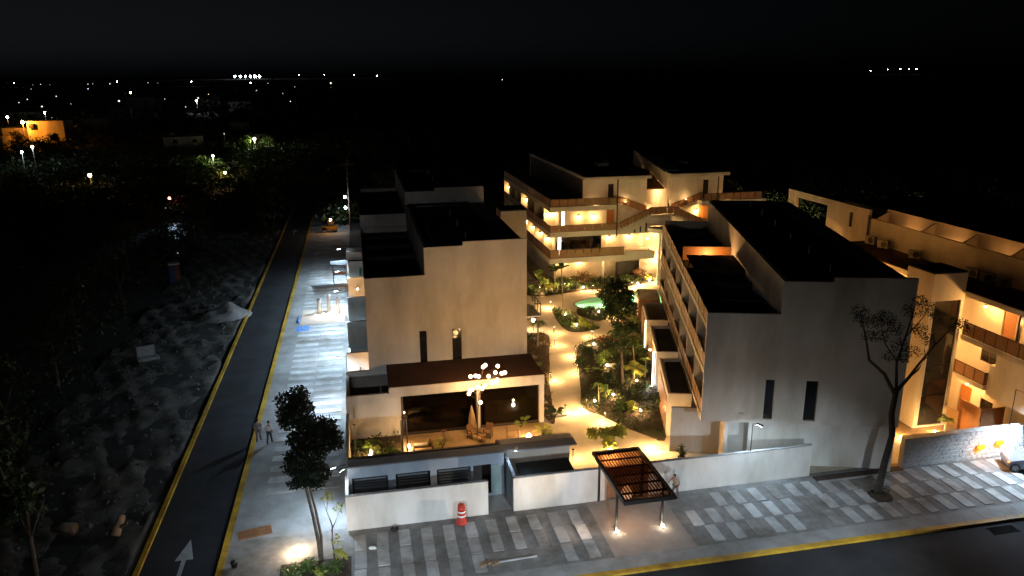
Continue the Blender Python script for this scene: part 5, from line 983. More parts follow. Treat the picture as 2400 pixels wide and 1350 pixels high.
for a in ((13.9, 51.0, 1.0, 0.6, 0.2, 'flat stone bench at the restaurant corner'), (13.1, 53.6, 0.8, 0.7, 0.1, 'pale flat slab against the restaurant corner'), (16.3, 66.6, 0.8, 0.6, 0.1, 'upper pale stone in the bed left of the path'), (14.6, 63.2, 0.7, 0.6, 0.3, 'lower pale stone in the bed left of the path'), (13.8, 59.0, 0.8, 0.6, 0, 'pale stone near the restaurant roof left of the path'), (20.9, 59.7, 1.0, 0.6, 0.2, 'lit flat stone beside the spike lamp'), (20.9, 51.4, 1.6, 0.8, 0.1, 'wide flat stone at the lower end of the large bed'), (20.3, 64.9, 0.7, 0.5, 0.2, 'flat stone at the upper corner of the large bed')): stepstone(*a)
# driftwood heap below the ground floor lamps
t = thing('driftwood_heap', 'heap of bare branches in front of the lit ground floor', 'branches', (26.6, 87.2, 0.05)); m = MB()
for i in range(26):
    a = random.uniform(0, 6.28); l = random.uniform(0.5, 1.4); x, y = random.uniform(-1.6, 1.6), random.uniform(-0.4, 0.4); z = random.uniform(0, 0.8); m.tube([(x, y, z), (x+l*0.5*math.cos(a), y+l*0.2*math.sin(a), z+0.25), (x+l*math.cos(a), y+l*0.4*math.sin(a), z+random.uniform(0, .7))], [0.03, 0.022, 0.008], 5)
m.build('branch', BARK, t)
MB().tube([(-1.5, 0, -0.05), (-1.2, 0, 0.3), (1.3, 0.1, 0.2)], 0.06, 6).build('log', BARK, t)
# ================================================================== TERRACE FURNITURE
def chair(label, x, y, rz, material=RATT):
    t = thing('wicker_chair', label, 'chair', (x, y, 0.06), rz)
    box('seat', material, t, -0.28, 0.28, -0.26, 0.26, 0.38, 0.46)
    m = MB(); m.hexa([(-0.28, 0.22, 0.46), (0.28, 0.22, 0.46), (0.28, 0.28, 0.46), (-0.28, 0.28, 0.46), (-0.25, 0.36, 0.95), (0.25, 0.36, 0.95), (0.25, 0.41, 0.95), (-0.25, 0.41, 0.95)]); m.build('backrest', material, t)
    for sx in (-1, 1):
        for sy in (-1, 1): MB().tube([(sx*0.26, sy*0.23, 0.0), (sx*0.24, sy*0.22, 0.38)], 0.02, 6).build('leg', DARKM, t)
        box('armrest', material, t, sx*0.28-0.03, sx*0.28+0.03, -0.24, 0.24, 0.62, 0.66); box('arm_post', DARKM, t, sx*0.28-0.02, sx*0.28+0.02, -0.22, -0.18, 0.46, 0.62)
    return t
chair('dark wicker chair left of the globe lamp stem', 6.9, 48.7, 0.6); chair('dark wicker chair right of the globe lamp stem', 8.0, 48.6, -0.5)
t = thing('side_table', 'round dark side table between the wicker chairs', 'table', (7.45, 48.1, 0.06)); MB().lathe([(0.2, 0), (0.03, 0.03), (0.03, 0.46), (0.32, 0.47), (0.32, 0.5)], 16).build('top', RATT, t, True)
t = thing('woven_urn', 'brown woven urn standing on the terrace floor', 'urn', (4.85, 48.5, 0.06)); MB().lathe([(0.16, 0), (0.27, 0.25), (0.29, 0.5), (0.2, 0.78), (0.17, 0.85)], 16).build('body', WICK, t, True); MB().lathe([(0.17, 0.852), (0.19, 0.87), (0.19, 0.9), (0.15, 0.9)], 16).build('rim', RATT, t, True)
t = thing('woven_totem', 'tall cone of brown woven palm beside the middle column', 'sculpture', (7.0, 49.6, 0.06)); MB().lathe([(0.36, 0), (0.34, 0.5), (0.22, 1.3), (0.1, 1.8), (0.03, 2.1)], 14).build('body', WICK, t, True); MB().lathe([(0.4, -0.0), (0.4, 0.06)], 14).build('foot', RATT, t, True)
t = thing('timber_post_pair', 'two pale timber posts carrying a small carved figure by the terrace planting', 'post', (2.0, 46.6, 0.06))
for x in (-0.15, 0.18): MB().tube([(x, 0, 0), (x+0.02, 0.02, 1.4), (x, 0, 2.9)], [0.06, 0.055, 0.05], 8).build('post', WICK, t, True)
MB().ball((0.05, 0, 3.1), 0.2, 10, 8, (0.9, 0.8, 1.1)).build('figure', RATT, t, True)
t = thing('drinks_bench', 'low bench with pale cushion beside the small lantern', 'bench', (3.3, 47.6, 0.06)); box('seat', RATT, t, -0.7, 0.7, -0.25, 0.25, 0.32, 0.38); box('cushion', WREF, t, -0.6, 0.3, -0.22, 0.22, 0.38, 0.48); [box('leg', DARKM, t, sx*0.62-0.03, sx*0.62+0.03, -0.2, 0.2, 0, 0.32) for sx in (-1, 1)]; MB().lathe([(0.12, 0.38), (0.16, 0.6), (0.1, 0.85), (0.12, 0.9)], 12, (0.5, 0, 0)).build('jar', WICK, t, True)
t = thing('bar_trolley', 'timber frame trolley near the large lantern', 'trolley', (9.6, 47.7, 0.06))
for x in (-0.4, 0.4):
    for y in (-0.2, 0.2): MB().tube([(x, y, 0), (x, y, 1.05 if x < 0 else 0.9)], 0.025, 6).build('leg', WICK, t)
for z in (0.35, 0.85): box('shelf', WICK, t, -0.4, 0.4, -0.2, 0.2, z, z+0.03)
# ================================================================== STREET OBJECTS
t = thing('traffic_drum', 'orange red traffic drum with two white bands by the white wall', 'traffic drum', (4.7, 38.45, 0.0))
MB().lathe([(0.33, 0), (0.33, 0.1), (0.27, 0.12), (0.25, 0.45), (0.23, 0.452)], 18).build('base', RED, t, True)
for a, b_, mt in ((0.452, 0.56, WREF), (0.56, 0.72, RED), (0.72, 0.82, WREF), (0.82, 1.1, RED)): MB().lathe([(0.245-0.04*(a-.45), a), (0.245-0.04*(b_-.45), b_-0.001)], 18).build('band', mt, t, True)
MB().lathe([(0.22, 1.1), (0.19, 1.18), (0.05, 1.22)], 18).build('top', RED, t, True)
t = thing('wet_sack', 'small dark sack lying at the foot of the white wall', 'sack', (0.86, 38.5, 0.0)); MB().ball((0, 0, 0.1), 0.26, 12, 8, (1, 0.7, 0.5)).build('body', DARKM, t, True); MB().lathe([(0.05, 0.2), (0.03, 0.3)], 8).build('tie', STEEL, t)
t = thing('cement_bag', 'small white bag lying on a paver left of the wall', 'bag', (-0.45, 36.95, 0.03)); MB().ball((0, 0, 0.07), 0.19, 10, 7, (1, 0.7, 0.42)).build('body', WREF, t, True); box('flap', WREF, t, 0.1, 0.24, -0.08, 0.08, 0.0, 0.05)
t = thing('timber_pile', 'pale timber plank and offcuts lying on the pavement near the kerb', 'planks', (7.0, 34.35, 0.0)); MB().hexa([(-1.3, -0.1, 0.03), (1.2, 0.0, 0.03), (1.2, 0.1, 0.03), (-1.3, 0.0, 0.03), (-1.3, -0.1, 0.1), (1.2, 0, 0.1), (1.2, 0.1, 0.1), (-1.3, 0, 0.1)]).build('plank', SLAB, t)
for k in range(5): box('offcut', WICK, t, -1.9+k*0.21, -1.75+k*0.21, -0.25+0.08*(k % 3), 0.05+0.08*(k % 3), 0.0, 0.12)
t = thing('timber_boards', 'brown boards lying on the corner pavement', 'planks', (-6.9, 39.9, 0.0), 0.2)
for k in range(4): box('board', WOOD, t, -0.9, 0.9, -0.4+k*0.22, -0.22+k*0.22, 0.0, 0.04+0.01*k)
t = thing('puddle_bucket', 'dark bucket standing by the kerb corner', 'bucket', (-7.6, 36.9, 0.0)); MB().lathe([(0.14, 0), (0.19, 0.32), (0.2, 0.33)], 14).build('body', DARKM, t, True); MB().tube([(-0.19, 0, 0.32), (0, 0.05, 0.48), (0.19, 0, 0.32)], 0.008, 5).build('handle', STEEL, t)
# glowing discs stand for indicator light cast on the stone wall, + car
for i, (x, z, lb) in enumerate(((39.35, 0.95, 'left amber disc for indicator light cast on the stone wall'), (40.75, 1.12, 'right amber disc for indicator light cast on the stone wall beside the car'))):
    t = thing('amber_glow_disc', lb, 'light', (x, 38.46, z)); MB().ball((0, 0, 0), 0.27, 16, 10, (1.25, 0.22, 0.75)).build('lens', E_AMB, t, True); box('back_plate', DARKM, t, -0.2, 0.2, 0.03, 0.12, -0.12, 0.12); plamp(t, (0, -0.35, 0), 26, AMBER, 0.15)
CR = thing('parked_car', 'silver car entering at the right edge with a wheel and amber indicator showing', 'car', (39.66, 36.85, 0.03), math.radians(-24)); CR.scale = (1, 0.88, 1)
prof = [(0.24, 0.35), (0.25, 0.6), (0.34, 0.72), (1.2, 0.92), (1.95, 1.38), (3.2, 1.42), (3.95, 1.0), (4.2, 0.9), (4.25, 0.4), (4.1, 0.24), (0.36, 0.22)]
m = MB(); n_ = len(prof)
for y, s in ((0.0, 0.97), (0.1, 1.0), (1.6, 1.0), (1.7, 0.97)): m.v += [(x*s+2.1*(1-s), y + (0.12 if z > 1 and y < 0.8 else (-0.12 if z > 1 else 0)), z) for x, z in prof]
for r in range(3):
    for i in range(n_): j = (i+1) % n_; m.f.append((r*n_+i, r*n_+j, (r+1)*n_+j, (r+1)*n_+i))
m.f.append(tuple(range(n_-1, -1, -1))); m.f.append(tuple(range(3*n_, 4*n_))); m.build('body', CAR, CR)
for (x, y) in ((0.66, -0.03), (0.66, 1.53), (3.4, -0.03), (3.4, 1.53)):
    wv = MB().tube([(x, y, 0.3), (x, y+0.2, 0.3)], 0.31, 20); wo = wv.build('wheel', TYRE, CR, False); yy = y-0.012 if y < 1 else y+0.212
    MB().tube([(x, yy, 0.3), (x, yy+0.01, 0.3)], 0.2, 16).build('rim', STEEL, wo)
    for k in range(5): a = 2*math.pi*k/5; MB().tube([(x, yy-0.008, 0.3), (x+0.19*math.cos(a), yy-0.008, 0.3+0.19*math.sin(a))], 0.025, 5).build('spoke', STUCW, wo)
MB().hexa([(1.25, 0.09, 0.95), (3.5, 0.09, 0.98), (3.5, 0.11, 0.98), (1.25, 0.11, 0.95), (2.0, 0.1, 1.32), (3.15, 0.1, 1.34), (3.15, 0.13, 1.34), (2.0, 0.13, 1.32)]).build('side_window', GLASS, CR)
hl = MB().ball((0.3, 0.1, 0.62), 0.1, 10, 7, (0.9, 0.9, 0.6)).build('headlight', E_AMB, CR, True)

# ================================================================== STREET TREES
broad_tree('street_tree', 'dark bushy street tree with forked trunk at the pavement corner', (-3.15, 36.5, 0.0),
    [([(0, 0, -0.05), (-0.05, 0, 1.2), (-0.2, 0.1, 2.6), (-0.45, 0.1, 4.4), (-0.5, 0, 6.5), (-0.5, 0, 8.6)], [0.12, 0.1, 0.085, 0.07, 0.05, 0.02]), ([(0.05, 0, 0.0), (0.12, 0, 1.5), (-0.05, 0.1, 3.0), (-0.3, 0.1, 4.6)], [0.09, 0.075, 0.06, 0.04]), ([(-0.5, 0, 6.0), (0.3, 0, 7.0), (0.9, 0, 7.4)], [0.04, 0.03, 0.012]), ([(-0.45, 0, 5.2), (0.2, 0.1, 5.7)], [0.03, 0.012])],
    [(-1.0, 0, 9.4, .5), (-0.4, .3, 9.5, .5), (-0.9, -.3, 8.8, .6), (-0.3, 0, 8.9, .6), (-0.9, .2, 8.2, .55), (-0.2, -.2, 8.3, .55), (0.4, 0, 7.9, .5), (0.9, .2, 7.8, .45), (1.1, -.2, 7.3, .5), (0.4, .3, 7.2, .6), (1.2, 0, 6.8, .4), (0.5, -.3, 6.7, .5), (-0.3, 0, 7.5, .55), (-0.7, .2, 7.1, .5), (-0.1, -.2, 6.9, .5), (-0.8, 0, 6.3, .55), (-0.2, .2, 6.2, .55), (-1.0, -.1, 5.7, .5), (-0.4, .1, 5.5, .6), (0.2, 0, 5.6, .5), (0.5, .1, 5.1, .4), (-0.5, 0, 4.9, .5), (-1.0, .1, 4.7, .35), (0.1, -.1, 4.8, .45)], 10500, 0.095, L_BLK)
broad_tree('sapling', 'thin wiry sapling beside the corner street tree', (-2.45, 36.7, 0.0), [([(0, 0, -0.05), (-0.05, 0, 1.0), (0.02, 0, 1.9), (-0.2, 0, 2.8), (-0.05, 0, 4.0)], [0.04, 0.03, 0.025, 0.018, 0.008]), ([(-0.05, 0, 1.6), (0.4, 0, 2.6), (0.75, 0, 3.3)], [0.02, 0.012, 0.006]), ([(-0.15, 0, 2.6), (-0.35, 0, 3.4)], [0.015, 0.006])], [(0.5, 0, 3.0, 0.3), (-0.1, 0, 3.7, 0.3), (0.2, 0, 1.0, 0.3)], 150, 0.09, L_YEL)
sb_ = thing('street_planting', 'leafy low planting around the corner street tree', 'planting', (-3.3, 36.0, 0)); box('soil', SOIL, sb_, -1.9, 1.75, -1.2, 0.5, -0.04, 0.05); crown('foliage', sb_, [(random.uniform(-1.7, 1.6), random.uniform(-1.1, 0.4), 0.2, 0.3) for _ in range(24)], 900, 0.09, L_MID, -0.3); crown('yellow_leaves', sb_, [(1.3, 0.2, 0.35, 0.25), (1.1, 0.3, 0.6, 0.2), (0.1, -1.0, 0.3, 0.25)], 90, 0.14, L_YEL, -0.2)
T0 = (30.05, 36.0, -0.03)
broad_tree('tall_street_tree', 'tall crooked tree with airy crown before the turned block', T0,
    [([(0, 0, 0), (-0.1, 0, 0.6), (0.05, 0, 2.2), (0.35, 0.05, 4.0), (0.15, 0.1, 5.4), (0.25, 0.1, 7.0)], [0.34, 0.22, 0.2, 0.18, 0.17, 0.15]),
     ([(0.2, 0.1, 6.6), (-0.7, 0.1, 8.0), (-1.9, 0, 9.0), (-2.3, 0, 10.4), (-2.9, 0, 12.0)], [0.13, 0.1, 0.08, 0.055, 0.02]),
     ([(0.25, 0.1, 6.8), (0.9, 0, 7.7), (1.4, -0.1, 8.6), (2.2, -0.1, 9.6), (3.6, 0, 10.9)], [0.13, 0.1, 0.07, 0.05, 0.02]),
     ([(0.25, 0.1, 6.9), (0.1, 0.2, 8.6), (0.4, 0.1, 10.4), (0.7, 0, 12.4)], [0.1, 0.07, 0.05, 0.02]), ([(0.9, 0, 7.7), (1.6, 0.2, 8.0), (2.0, 0.2, 8.7), (1.8, 0.2, 9.4)], [0.06, 0.05, 0.035, 0.015]), ([(0.15, 0.2, 8.6), (-0.8, 0.2, 9.8), (-1.4, 0.1, 11.2)], [0.05, 0.035, 0.015]), ([(2.2, -0.1, 9.6), (2.0, 0, 10.8), (2.2, 0, 11.8)], [0.04, 0.025, 0.01]), ([(0.4, 0.1, 10.2), (1.3, 0, 11.4), (1.6, 0, 12.2)], [0.04, 0.025, 0.01])],
    [(-2.9, 0, 12.0, .5), (-2.5, 0.2, 11.4, .45), (-1.9, 0, 11.3, .5), (-1.2, 0, 11.5, .55), (-2.1, 0, 10.5, .4), (-1.3, 0.1, 10.4, .45), (-0.4, 0.2, 10.8, .55), (0.5, 0, 11.8, .55), (0.9, 0, 12.4, .4), (1.5, 0, 11.9, .5), (2.2, 0, 11.4, .45), (1.1, 0, 10.6, .5), (0.0, 0, 9.8, .5), (0.9, 0, 9.3, .45), (1.9, 0.1, 9.9, .4), (3.3, 0, 10.8, .45), (3.9, 0, 10.8, .4), (4.4, 0, 10.4, .3), (-0.6, 0, 9.2, .4), (0.3, 0, 9.0, .4), (2.1, .1, 9.0, .3)], 4200, 0.06, L_BLK, mat('dark_bark', (0.03, 0.024, 0.018), 0.95, (0.06, 0.046, 0.034), 4.0, 0.9, 24))
tr_ = thing('tree_stump_skirt', 'dark soil mound around the foot of the tall crooked tree', 'soil', (30.05, 35.9, 0)); MB().lathe([(0.75, -0.02), (0.55, 0.12), (0.3, 0.22)], 14).build('mound', SOIL, tr_, True); crown('weeds', tr_, [(0.3*math.cos(a), 0.3*math.sin(a), 0.25, 0.25) for a in range(6)], 120, 0.07, L_DARK, -0.4)['kind'] = 'stuff'

# ================================================================== PEOPLE
SKIN = mat('skin', (0.30, 0.17, 0.11), 0.6, (0.34, 0.20, 0.13), 5.0); HAIR = mat('hair', (0.012, 0.01, 0.01), 0.6)
def skinned(name, verts, edges, radii, material, parent, root=0, sub=1):
    me = bpy.data.meshes.new(name); me.from_pydata(verts, edges, []); me.materials.append(material); o = ob(name, me, parent)
    md = o.modifiers.new('Skin', 'SKIN'); md.use_smooth_shade = True; sk = me.skin_vertices[0].data if me.skin_vertices else None
    if sk is None: return o
    for i, r in enumerate(radii): sk[i].radius = (r, r) if not isinstance(r, tuple) else r; sk[i].use_root = (i == root)
    s = o.modifiers.new('Subsurf', 'SUBSURF'); s.levels = sub; s.render_levels = sub; return o
def person(label, loc, rz, shirt, trousers, stride=0.16, lean=0.0, armL=None, armR=None, h=1.7):
    t = thing('person', label, 'person', loc, rz); s = h/1.7
    hipL, hipR = (-0.09, 0, 0.9), (0.09, 0, 0.9); kL, kR = (-0.1, -stride*0.7, 0.5), (0.1, stride*0.55, 0.5); aL, aR = (-0.1, -stride, 0.09), (0.1, stride*1.5, 0.11)
    tL, tR = (-0.1, -stride-0.17, 0.04), (0.1, stride*1.5-0.15, 0.04); ly = -lean
    V = [(0, 0, 0.95), (0, ly*0.3, 1.15), (0, ly*0.7, 1.36), (0, ly, 1.47), (0, ly*1.1-0.02, 1.58), hipL, kL, aL, tL, hipR, kR, aR, tR,
         (-0.19, ly*0.7, 1.38), armL[0] if armL else (-0.25, 0.05, 1.12), armL[1] if armL else (-0.24, -0.1, 0.88), (0.19, ly*0.7, 1.38), armR[0] if armR else (0.25, 0.05, 1.12), armR[1] if armR else (0.24, -0.1, 0.88)]
    Ed = [(0, 1), (1, 2), (2, 3), (3, 4), (0, 5), (5, 6), (6, 7), (7, 8), (0, 9), (9, 10), (10, 11), (11, 12), (2, 13), (13, 14), (14, 15), (2, 16), (16, 17), (17, 18)]
    Rd = [(0.13, 0.1), (0.125, 0.09), (0.15, 0.1), (0.05, 0.05), (0.075, 0.09), 0.085, 0.055, 0.038, 0.035, 0.085, 0.055, 0.038, 0.035, 0.06, 0.042, 0.03, 0.06, 0.042, 0.03]
    sv = lambda v: tuple(c*s for c in v)
    skinned('body', [sv(v) for v in V], Ed, Rd, SKIN, t)
    skinned('shirt', [sv(V[i]) for i in (0, 1, 2, 13, 16, 14, 17)], [(0, 1), (1, 2), (2, 3), (2, 4), (3, 5), (4, 6)], [(0.15, 0.12), (0.15, 0.115), (0.17, 0.12), 0.085, 0.085, 0.065, 0.065], shirt, t)
    skinned('trousers', [sv(V[i]) for i in (0, 5, 6, 7, 9, 10, 11)], [(0, 1), (1, 2), (2, 3), (0, 4), (4, 5), (5, 6)], [(0.15, 0.12), 0.105, 0.075, 0.06, 0.105, 0.075, 0.06], trousers, t)
    hd = V[4]; MB().ball((hd[0]*s, (hd[1]+0.015)*s, (hd[2]+0.075)*s), 0.105*s, 12, 9, (0.9, 1.0, 1.05)).build('hair', HAIR, t, True)
    MB().ball((hd[0]*s, (hd[1]-0.03)*s, (hd[2]+0.045)*s), 0.09*s, 12, 9, (0.85, 0.95, 1.15)).build('face', SKIN, t, True)
    for sx in (-1, 1):
        MB().ball((sx*0.032*s, (hd[1]-0.108)*s, (hd[2]+0.06)*s), 0.011*s, 6, 5).build('eye', HAIR, t); f = V[8] if sx < 0 else V[12]; MB().ball((f[0]*s, f[1]*s+0.05, 0.045), 0.055, 8, 6, (0.85, 2.1, 0.8)).build('shoe', DARKM, t, True)
        w_ = V[15] if sx < 0 else V[18]
        for k in range(5): MB().tube([(w_[0]*s+(k-2)*0.014, w_[1]*s, w_[2]*s-0.03), (w_[0]*s+(k-2)*0.018, w_[1]*s-0.02, w_[2]*s-0.09+0.01*abs(k-2)), (w_[0]*s+(k-2)*0.018, w_[1]*s-0.045, w_[2]*s-0.12+0.012*abs(k-2))], 0.008, 5).build('finger', SKIN, t)
    return t
SHW = mat('shirt_white', (0.55, 0.55, 0.56), 0.9, (0.62, 0.62, 0.63), 6); TRD = mat('trousers_dark', (0.03, 0.035, 0.05), 0.9, (0.045, 0.05, 0.065), 6); SHG = mat('shirt_grey', (0.14, 0.14, 0.15), 0.9, (0.18, 0.18, 0.19), 6); TRG = mat('trousers_grey', (0.10, 0.10, 0.10), 0.9, (0.13, 0.13, 0.13), 6); SHK = mat('shirt_khaki', (0.22, 0.19, 0.15), 0.9, (0.26, 0.22, 0.18), 6)
person('person in white shirt and dark trousers walking on the side pavement', (-7.15, 51.0, 0.0), math.radians(160), SHW, TRD, 0.14, 0.05, armR=((0.3, -0.05, 1.12), (0.34, -0.25, 1.0)))
person('person in grey clothes walking along the yellow kerb', (-7.95, 51.5, 0.01), math.radians(175), SHG, TRG, 0.1, 0.03)
person('person with black hair leaning beside the wall right of the canopy', (17.75, 38.3, 0.0), math.radians(-60), SHK, TRG, 0.16, 0.14, armL=((-0.3, -0.2, 1.2), (-0.26, -0.48, 1.12)), h=1.66)

# ================================================================== SIDE PAVEMENT OBJECTS
for i, (x, y, lb) in enumerate(((-4.9, 81.6, 'left grey planter column by the parking bay lights'), (-3.9, 82.1, 'tall pink lit planter column by the parking bay lights'), (-2.9, 81.4, 'right grey planter column by the parking bay lights'))):
    t = thing('planter_column', lb, 'column', (x, y, 0.02)); h = (1.5, 1.9, 1.6)[i]; MB().lathe([(0.2, 0), (0.24, 0.1), (0.17, h*0.7), (0.26, h), (0.2, h)], 12).build('body', CONC, t, True); MB().lathe([(0.2, h+0.002), (0.12, h+0.06)], 10).build('soil', SOIL, t, True)
for i, (x, y) in enumerate(((-5.2, 80.2), (-4.45, 80.5), (-3.7, 80.0), (-3.1, 80.35), (-2.5, 80.2), (-4.1, 79.8))):
    t = thing('ground_globe', 'small glowing globe on the beige parking bay, %s from the road' % ords[i], 'lamp', (x, y, 0.015), 0, 'globes on the parking bay'); MB().lathe([(0.08, 0), (0.06, 0.05)], 8).build('base', STEEL, t); bulb(t, (0, 0, 0.15), 0.11, E_SOFT); plamp(t, (0, 0, 0.15), 10, (1, 0.7, 0.45), 0.14)
t = thing('scaffold_tower', 'small steel scaffold with dark tarpaulin against the roadside wall', 'scaffold', (-3.6, 92.4, 0.0))
m = MB()
for x in (0, 1.6):
    for y in (0, 1.2): m.tube([(x, y, 0), (x, y, 2.6)], 0.03, 6)
for z in (0.5, 1.4, 2.3):
    for y in (0, 1.2): m.tube([(0, y, z), (1.6, y, z)], 0.025, 6)
    for x in (0, 1.6): m.tube([(x, 0, z), (x, 1.2, z)], 0.025, 6)
m.tube([(0, 0, 0.5), (1.6, 0, 1.4)], 0.02, 6); m.build('frame', STEEL, t)
MB().hexa([(-0.3, -0.1, 2.62), (1.9, -0.1, 2.62), (1.9, 1.5, 2.64), (-0.3, 1.5, 2.64), (-0.2, -0.1, 2.7), (0.9, 0.1, 2.66), (1.9, 1.5, 2.85), (-0.3, 1.5, 2.8)]).build('tarpaulin', ROOF, t); box('deck', WOOD, t, 0.02, 1.58, 0.04, 1.16, 1.43, 1.47)
t = thing('rubble_heap', 'small heap of rubble beneath the scaffold', 'rubble', (-2.9, 90.2, 0.0))
for k in range(14): a = random.uniform(0.1, 0.3); MB().ball((random.uniform(-.6, .6), random.uniform(-.4, .4), a*0.4), a, 6, 4, (1, 0.8, 0.55)).build('chunk', CONC, t)
t = thing('green_cloth', 'green cloth hanging on the white roadside wall', 'cloth', (-0.3, 90.0, 2.5)); MB().hexa([(-0.18, -0.06, -0.7), (0.12, -0.05, -0.8), (0.12, -0.03, -0.8), (-0.18, -0.03, -0.7), (-0.1, -0.06, 0.2), (0.15, -0.06, 0.25), (0.15, -0.03, 0.25), (-0.1, -0.03, 0.2)]).build('sheet', mat('green_fabric', (0.02, 0.22, 0.1), 0.8), t); MB().tube([(-0.15, -0.03, 0.24), (0.2, -0.03, 0.28)], 0.012, 5).build('line', DARKM, t)
# small digger-like machine with orange lamp at the far end of the pavement
t = thing('roller_machine', 'small yellow lit machine parked at the far end of the side pavement', 'machine', (-4.9, 126.5, 0.0)); box('chassis', mat('machine_paint', (0.2, 0.12, 0.02), 0.6), t, -1.2, 1.2, -0.6, 0.6, 0.4, 1.0); box('cab', DARKM, t, -0.3, 0.7, -0.5, 0.5, 1.0, 1.9); MB().tube([(-0.9, -0.6, 0.45), (-0.9, 0.6, 0.45)], 0.45, 16).build('drum', STEEL, t); [MB().tube([(0.8, s*0.45-0.12, 0.4), (0.8, s*0.45+0.12, 0.4)], 0.4, 14).build('wheel', TYRE, t) for s in (-1, 1)]; bulb(t, (0.2, -0.55, 2.1), 0.16, E_WARM); plamp(t, (0.3, -1.3, 2.0), 60, (1, 0.45, 0.1), 0.1)
for i, (z, lb) in enumerate(((5.5, 'upper small white lamp on the dark utility pole'), (3.7, 'lower small white lamp on the dark utility pole'))):
    t = thing('pole_lamp', lb, 'lamp', (-2.2, 127.9, z)); bulb(t, (0, 0, 0), 0.2, E_COOL); box('bracket', DARKM, t, 0.1, 0.5, -0.04, 0.04, 0.05, 0.12); plamp(t, (-0.3, -0.3, 0), 40, COOL, 0.1)
t = thing('utility_pole', 'dark utility pole with crossarm at the far end of the pavement', 'pole', (-1.6, 128, -0.1)); MB().tube([(0, 0, 0), (0.05, 0, 12)], [0.15, 0.1], 8).build('shaft', BARK, t); box('crossarm', BARK, t, -1.2, 1.2, -0.18, -0.11, 10.8, 10.95)

# ================================================================== LEFT SCRUB
def heightfield(name, cx, cy, rx, ry, h, material, n=28, rough=0.12, seed=1):
    r2 = np.random.default_rng(seed); V = []; Q = []
    for j in range(n+1):
        for i in range(n+1):
            u, v = i/n*2-1, j/n*2-1; d = u*u+v*v; z = h*max(0, 1-d)**0.9*(1+0.3*math.sin(3*u+1)*math.cos(2*v)+0.18*math.sin(7*u+2*v)+0.12*math.cos(9*v-3*u)) + rough*r2.random()*max(0, 1-d) - 0.2*(d > 0.98)
            V.append((cx+rx*u, cy+ry*v, z))
    for j in range(n):
        for i in range(n): a = j*(n+1)+i; Q.append((a, a+1, a+n+2, a+n+1))
    return npmesh(name, V, Q, material, True)
tag(ob('gravel_heap', heightfield('gravel_heap', 0, 0, 3.0, 2.4, 0.95, mat('pale_gravel', (0.22, 0.215, 0.21), 0.95, (0.30, 0.295, 0.29), 3, 0.6, 25, stain=0.3), 34, 0.14), None, (-15.0, 83.2, -0.2)), 'pale gravel heap beside the far road edge', 'gravel heap')
# rough cleared ground with stones
nx, ny = 56, 440; xs = np.linspace(-24, -12.9, nx); ys = np.linspace(20, 130, ny); X_, Y_ = np.meshgrid(xs, ys); r3 = np.random.default_rng(3)
N0 = r3.random((ny, nx)); N1 = sum(np.roll(np.roll(r3.random((ny, nx)), i, 0), j, 1) for i in range(5) for j in range(5))/25
k1 = r3.random((ny, nx))
for _ in range(6): k1 = (k1 + np.roll(k1, 1, 0) + np.roll(k1, -1, 0) + np.roll(k1, 1, 1) + np.roll(k1, -1, 1))/5
Z_ = -0.15 + 0.05*N0**3 + 1.1*np.clip(k1-0.5, 0, 1) + 0.14*np.sin(X_*0.9+1)*np.sin(Y_*0.5) + 0.1*np.sin(X_*2.1)*np.sin(Y_*1.3+X_); Z_[:, -1] = -0.2; Z_[:, 0] = -0.25
V = np.stack([X_, Y_, Z_], -1).reshape(-1, 3); ii = np.arange(nx*ny).reshape(ny, nx); Q = np.stack([ii[:-1, :-1], ii[:-1, 1:], ii[1:, 1:], ii[1:, :-1]], -1).reshape(-1, 4)
tag(ob('cleared_ground', npmesh('cleared_ground', V, Q, mat('rubbly_earth', (0.065, 0.060, 0.051), 0.95, (0.15, 0.14, 0.122), 0.9, 0.9, 10, stain=0.5), True)), kind='structure')
m = MB()
for k in range(700):
    x, y = -13.3-9*random.random()**1.4, random.uniform(40, 95); s = 0.04+0.16*random.random()**3; b0 = len(m.v); m.ball((x, y, s*0.3), s, 6, 4, (random.uniform(.7, 1.3), 1, random.uniform(.5, .8)))
tag(m.build('loose_stones', mat('rubble_grey', (0.05, 0.047, 0.043), 0.95, (0.11, 0.105, 0.098), 3, 0.5, 14)), 'loose stones strewn over the cleared ground left of the road', 'stones', kind='stuff')
OLDP = mat('old_pale_paint', (0.22, 0.23, 0.23), 0.9, (0.3, 0.31, 0.31), 3)
t = thing('white_crate', 'pale broken crate lying in the dark scrub', 'crate', (-19.9, 71, 0.0), 0.4); box('panel', OLDP, t, -0.8, 0.7, -0.05, 0.05, 0.0, 1.2); box('panel', OLDP, t, -0.9, 0.9, -0.9, -0.06, 0.0, 0.25); box('batten', WICK, t, -0.85, -0.75, -0.1, -0.052, 0.25, 1.3)
t = thing('portable_toilet', 'blue and red portable cabin half hidden in the scrub', 'cabin', (-23.2, 99, 0.0), 0.3); box('cabin', mat('cabin_blue', (0.012, 0.025, 0.08), 0.7), t, -0.6, 0.6, -0.6, 0.6, 0.1, 2.3); box('door', mat('cabin_red', (0.12, 0.03, 0.02), 0.7), t, 0.0, 0.58, -0.64, -0.602, 0.15, 2.2); box('skid', DARKM, t, -0.62, 0.62, -0.62, 0.62, 0, 0.098); box('roof', STUCW, t, -0.64, 0.64, -0.64, 0.64, 2.302, 2.45)
